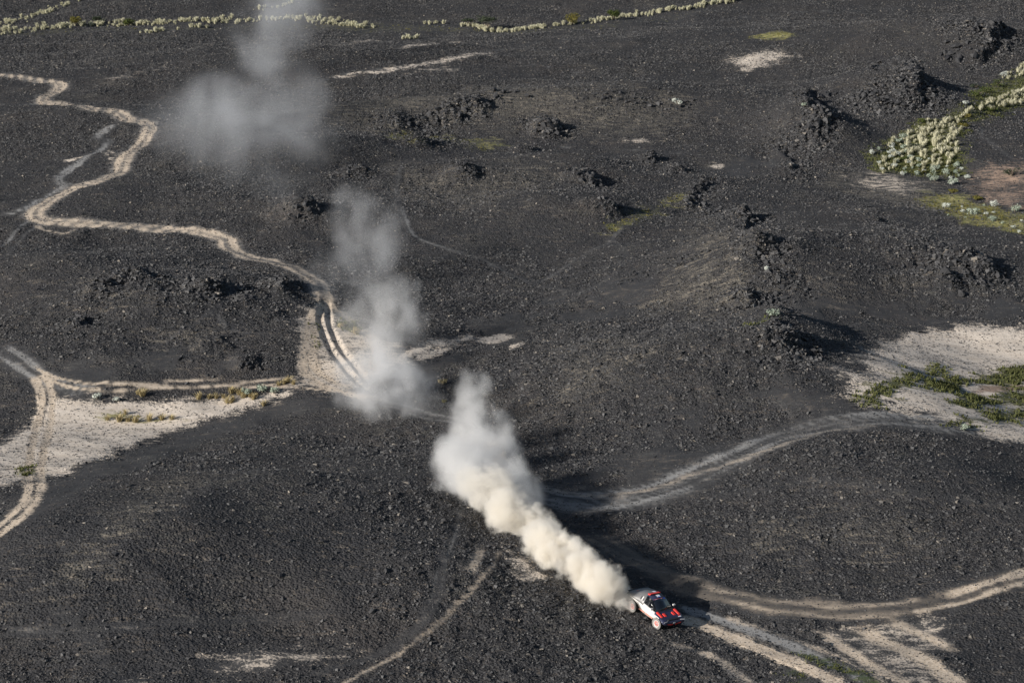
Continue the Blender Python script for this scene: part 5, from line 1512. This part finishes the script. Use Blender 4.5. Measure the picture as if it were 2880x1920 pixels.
def dust(name, puffs, vox, noise_scale, amp, edge, mat, label, detail=5.0, seed=0.0, stretch=(1, 1, 1), wisp=None):
    """puffs: (photo px, py of the centre, radius in photo px, weight, squash, lift): lift is the height of the centre over the ground in radii."""
    P = []
    for px, py, r, w, sq, lift in puffs:
        g = at(px, py)[0]
        dep = g[1]*CP-(g[2]-CAM_Z)*SP
        R = r*dep/F_PX
        # slide up the line of sight until the centre floats at its height
        h = lift*R
        d = np.array([0, 0, CAM_Z])-g
        c = g+d*(h/d[2])
        P.append((c, R, w, sq))
    lo = np.min([c-R*1.35 for c, R, w, q in P], 0)
    hi = np.max([c+R*1.35 for c, R, w, q in P], 0)
    org = (lo+hi)/2
    org[2] = lo[2]
    vd = bpy.data.volumes.new(name)
    o = bpy.data.objects.new(name, vd)
    COL.objects.link(o)
    o.location = org
    vd.materials.append(mat)
    tag(o, label, "dust", kind="stuff")
    g = bpy.data.node_groups.new(name, 'GeometryNodeTree')
    g.interface.new_socket(name="Geometry", in_out='INPUT', socket_type='NodeSocketGeometry')
    g.interface.new_socket(name="Geometry", in_out='OUTPUT', socket_type='NodeSocketGeometry')
    N, Lk = g.nodes, g.links
    go = N.new("NodeGroupOutput")
    pos = N.new("GeometryNodeInputPosition").outputs[0]
    def M(op, a, b=0.0, c=None, clamp=False):
        nd = N.new("ShaderNodeMath"); nd.operation = op; nd.use_clamp = clamp
        for i, v in enumerate((a, b, c)):
            if v is None: continue
            if isinstance(v, (int, float)): nd.inputs[i].default_value = v
            else: Lk.new(v, nd.inputs[i])
        return nd.outputs[0]
    def V(op, a, b):
        nd = N.new("ShaderNodeVectorMath"); nd.operation = op
        for i, v in enumerate((a, b)):
            if isinstance(v, tuple): nd.inputs[i].default_value = v
            else: Lk.new(v, nd.inputs[i])
        return nd.outputs["Value"] if op in ('LENGTH', 'DISTANCE') else nd.outputs["Vector"]
    nz = N.new("ShaderNodeTexNoise")
    nz.inputs["Scale"].default_value = noise_scale
    nz.inputs["Detail"].default_value = detail
    nz.inputs["Roughness"].default_value = 0.64
    Lk.new(V('ADD', V('MULTIPLY', pos, tuple(stretch)), (seed, seed*1.7, seed*.3)), nz.inputs["Vector"])
    nz2 = N.new("ShaderNodeTexNoise")
    nz2.inputs["Scale"].default_value = noise_scale*.38
    nz2.inputs["Detail"].default_value = 2.0
    Lk.new(V('ADD', pos, (seed+9.0, 3.0, 1.0)), nz2.inputs["Vector"])
    n = M('ADD', M('MULTIPLY', M('SUBTRACT', nz.outputs["Fac"], 0.5), amp*3.0), M('MULTIPLY', M('SUBTRACT', nz2.outputs["Fac"], 0.47), amp*2.6))
    acc = None
    for c, R, w, sq in P:
        q = V('MULTIPLY', V('SUBTRACT', pos, tuple((c-org).tolist())), (1/R, 1/R, 1/(R*sq)))
        d = V('LENGTH', q, (0, 0, 0))
        e = M('MULTIPLY', M('MULTIPLY_ADD', M('ADD', M('SUBTRACT', 1.0, d), n), 1/edge, 0.0, clamp=True), M('MULTIPLY', M('MULTIPLY_ADD', d, -4.0, 5.2, clamp=True), w))
        acc = e if acc is None else M('MAXIMUM', acc, e)
    if wisp:
        # torn into strands: a second, warped noise opens gaps in the cloud
        nw = N.new("ShaderNodeTexNoise")
        nw.inputs["Scale"].default_value = noise_scale*wisp[0]
        nw.inputs["Detail"].default_value = 5.0
        nw.inputs["Roughness"].default_value = 0.6
        nw.inputs["Distortion"].default_value = 0.6
        Lk.new(V('ADD', V('MULTIPLY', pos, (1.0, 1.0, 0.7)), (seed*2, 5.0, seed)), nw.inputs["Vector"])
        mr = N.new("ShaderNodeMapRange")
        mr.interpolation_type = 'SMOOTHSTEP'
        Lk.new(nw.outputs["Fac"], mr.inputs[0])
        mr.inputs[1].default_value, mr.inputs[2].default_value = wisp[1], wisp[2]
        mr.inputs[3].default_value = wisp[3]
        acc = M('MULTIPLY', acc, mr.outputs[0])
    acc = M('MULTIPLY', acc, M('MULTIPLY_ADD', nz.outputs["Fac"], 0.3, 0.85))
    cube = N.new("GeometryNodeVolumeCube")
    Lk.new(acc, cube.inputs["Density"])
    cube.inputs["Min"].default_value = tuple((lo-org).tolist())
    cube.inputs["Max"].default_value = tuple((hi-org).tolist())
    for ax, key in enumerate(("Resolution X", "Resolution Y", "Resolution Z")):
        cube.inputs[key].default_value = int(max(8, (hi-lo)[ax]/vox))
    sm = N.new("GeometryNodeSetMaterial")
    sm.inputs["Material"].default_value = mat
    Lk.new(cube.outputs[0], sm.inputs[0])
    Lk.new(sm.outputs[0], go.inputs[0])
    md = o.modifiers.new("fill", 'NODES')
    md.node_group = g
    return o

ov = 2880/2352
def pf(*a): return [(x*ov, y*ov, r*ov, w, sq, lf) for x, y, r, w, sq, lf in a]
D_CREAM = dust_material("cream_dust", C(.985, .958, .905), 2.4)
D_WHITE = dust_material("grey_white_dust", C(.97, .965, .955), 1.0)
D_MID = dust_material("grey_dust", C(.94, .94, .94), 0.46)
D_THIN = dust_material("thin_dust", C(.92, .925, .935), 0.14)
D_FAR = dust_material("far_dust", C(.90, .92, .95), 0.115)

axis = [(1452, 1390, 20, .6), (1432, 1374, 36, .7), (1405, 1350, 47, .9), (1365, 1326, 54, 1), (1328, 1296, 58, 1), (1285, 1271, 58, 1), (1248, 1236, 58, 1), (1212, 1210, 57, .9), (1178, 1176, 58, .75), (1140, 1150, 62, .5), (1105, 1118, 68, .35)]
rp = random.Random(4)
trail = []
for (x0, y0, r0, w0), (x1, y1, r1, w1) in zip(axis[:-1], axis[1:]):
    for k in range(5):
        t = (k+rp.uniform(0, 1))/5
        x, y, r, w = x0+(x1-x0)*t, y0+(y1-y0)*t, r0+(r1-r0)*t, w0+(w1-w0)*t
        q = rp.uniform(.42, .85)
        off = (1-q)*r*1.05
        an = rp.uniform(0, 6.28)
        trail.append((x+off*math.cos(an), y+off*.7*math.sin(an), r*q, w*rp.uniform(.75, 1.1), rp.uniform(.75, 1.05), .7+rp.uniform(0, .5)/q))
dust("dust_trail", pf(*trail),
     .08, 1.15, .78, .45, D_CREAM, "dense cream dust trail boiling up right behind the car", seed=2.0, detail=6.0, wisp=(.8, .36, .54, .2))
dust("dust_cloud", pf((1080, 1090, 84, .9, .9, .7), (1058, 1050, 64, .8, .9, .8), (1115, 1035, 74, .5, .9, .9), (1155, 1040, 56, .6, .9, .9), (1100, 980, 72, .55, .9, .9), (1080, 925, 60, .4, .9, 1.0), (1080, 885, 44, .25, .9, 1.0), (1040, 960, 50, .08, .7, .6), (1000, 930, 50, .06, .6, .5), (1140, 1105, 70, 1, .9, .7), (1195, 1135, 52, .7, .9, .7)),
     .15, 0.38, .66, .62, D_WHITE, "grey white dust cloud drifting where the road bends behind the dense trail", seed=5.0, wisp=(1.0, .41, .57, .08))
dust("dust_cloud", pf((865, 875, 92, .9, .9, .7), (915, 855, 70, .8, .9, .8), (845, 820, 62, .7, .9, .8), (885, 770, 80, .6, 1, .9), (905, 710, 76, .5, 1, 1), (935, 680, 54, .3, 1, 1), (825, 735, 58, .35, 1, .8), (885, 915, 84, .4, .7, .5), (960, 880, 50, .35, .8, .6), (850, 650, 60, .12, 1, 1), (830, 690, 56, .12, 1, .9), (950, 915, 56, .2, .6, .5)),
     .22, 0.32, .72, .7, D_MID, "grey white dust cloud hanging over the sandy rut loop", seed=11.0, wisp=(1.1, .42, .58, .06))
dust("dust_cloud", pf((850, 565, 72, .9, 1, 1.2), (835, 500, 72, .6, 1, 1.3), (885, 530, 66, .6, 1, 1.2), (815, 605, 58, .5, 1, 1), (770, 640, 62, .35, 1, .8), (860, 460, 50, .4, 1, 1.4), (740, 610, 50, .25, 1, .7)),
     .3, 0.24, .78, .9, D_THIN, "small thin dust cloud hanging above the bend of the dirt road", seed=17.0, wisp=(1.1, .43, .60, .04))
dust("dust_cloud", pf((635, 50, 80, .8, 1, 1.5), (625, 110, 72, 1.1, 1, 1.5), (605, 165, 76, 1, 1, 1.4), (575, 210, 72, .9, 1, 1.3), (495, 275, 86, .9, 1, 1), (430, 300, 84, .7, 1, 1), (380, 335, 64, .4, 1, 1), (545, 310, 80, .6, 1, 1), (570, 345, 84, .8, 1, .9), (645, 285, 76, .8, 1, 1), (685, 335, 80, .7, 1, .9), (640, 400, 74, .4, 1, .8), (510, 370, 70, .5, 1, .8), (650, 5, 80, .6, 1, 1.5), (665, 225, 70, .5, 1, 1.2), (640, 450, 60, .25, 1, .8), (690, 420, 56, .2, 1, .9), (725, 310, 66, .45, 1, .9), (700, 245, 60, .4, 1, 1), (420, 250, 66, .4, 1, 1), (365, 300, 60, .35, 1, 1)),
     0.6, 0.10, .95, 1.6, D_FAR, "wide thin bluish dust cloud drifting over the far black slope", seed=23.0, wisp=(.75, .42, .63, .10))
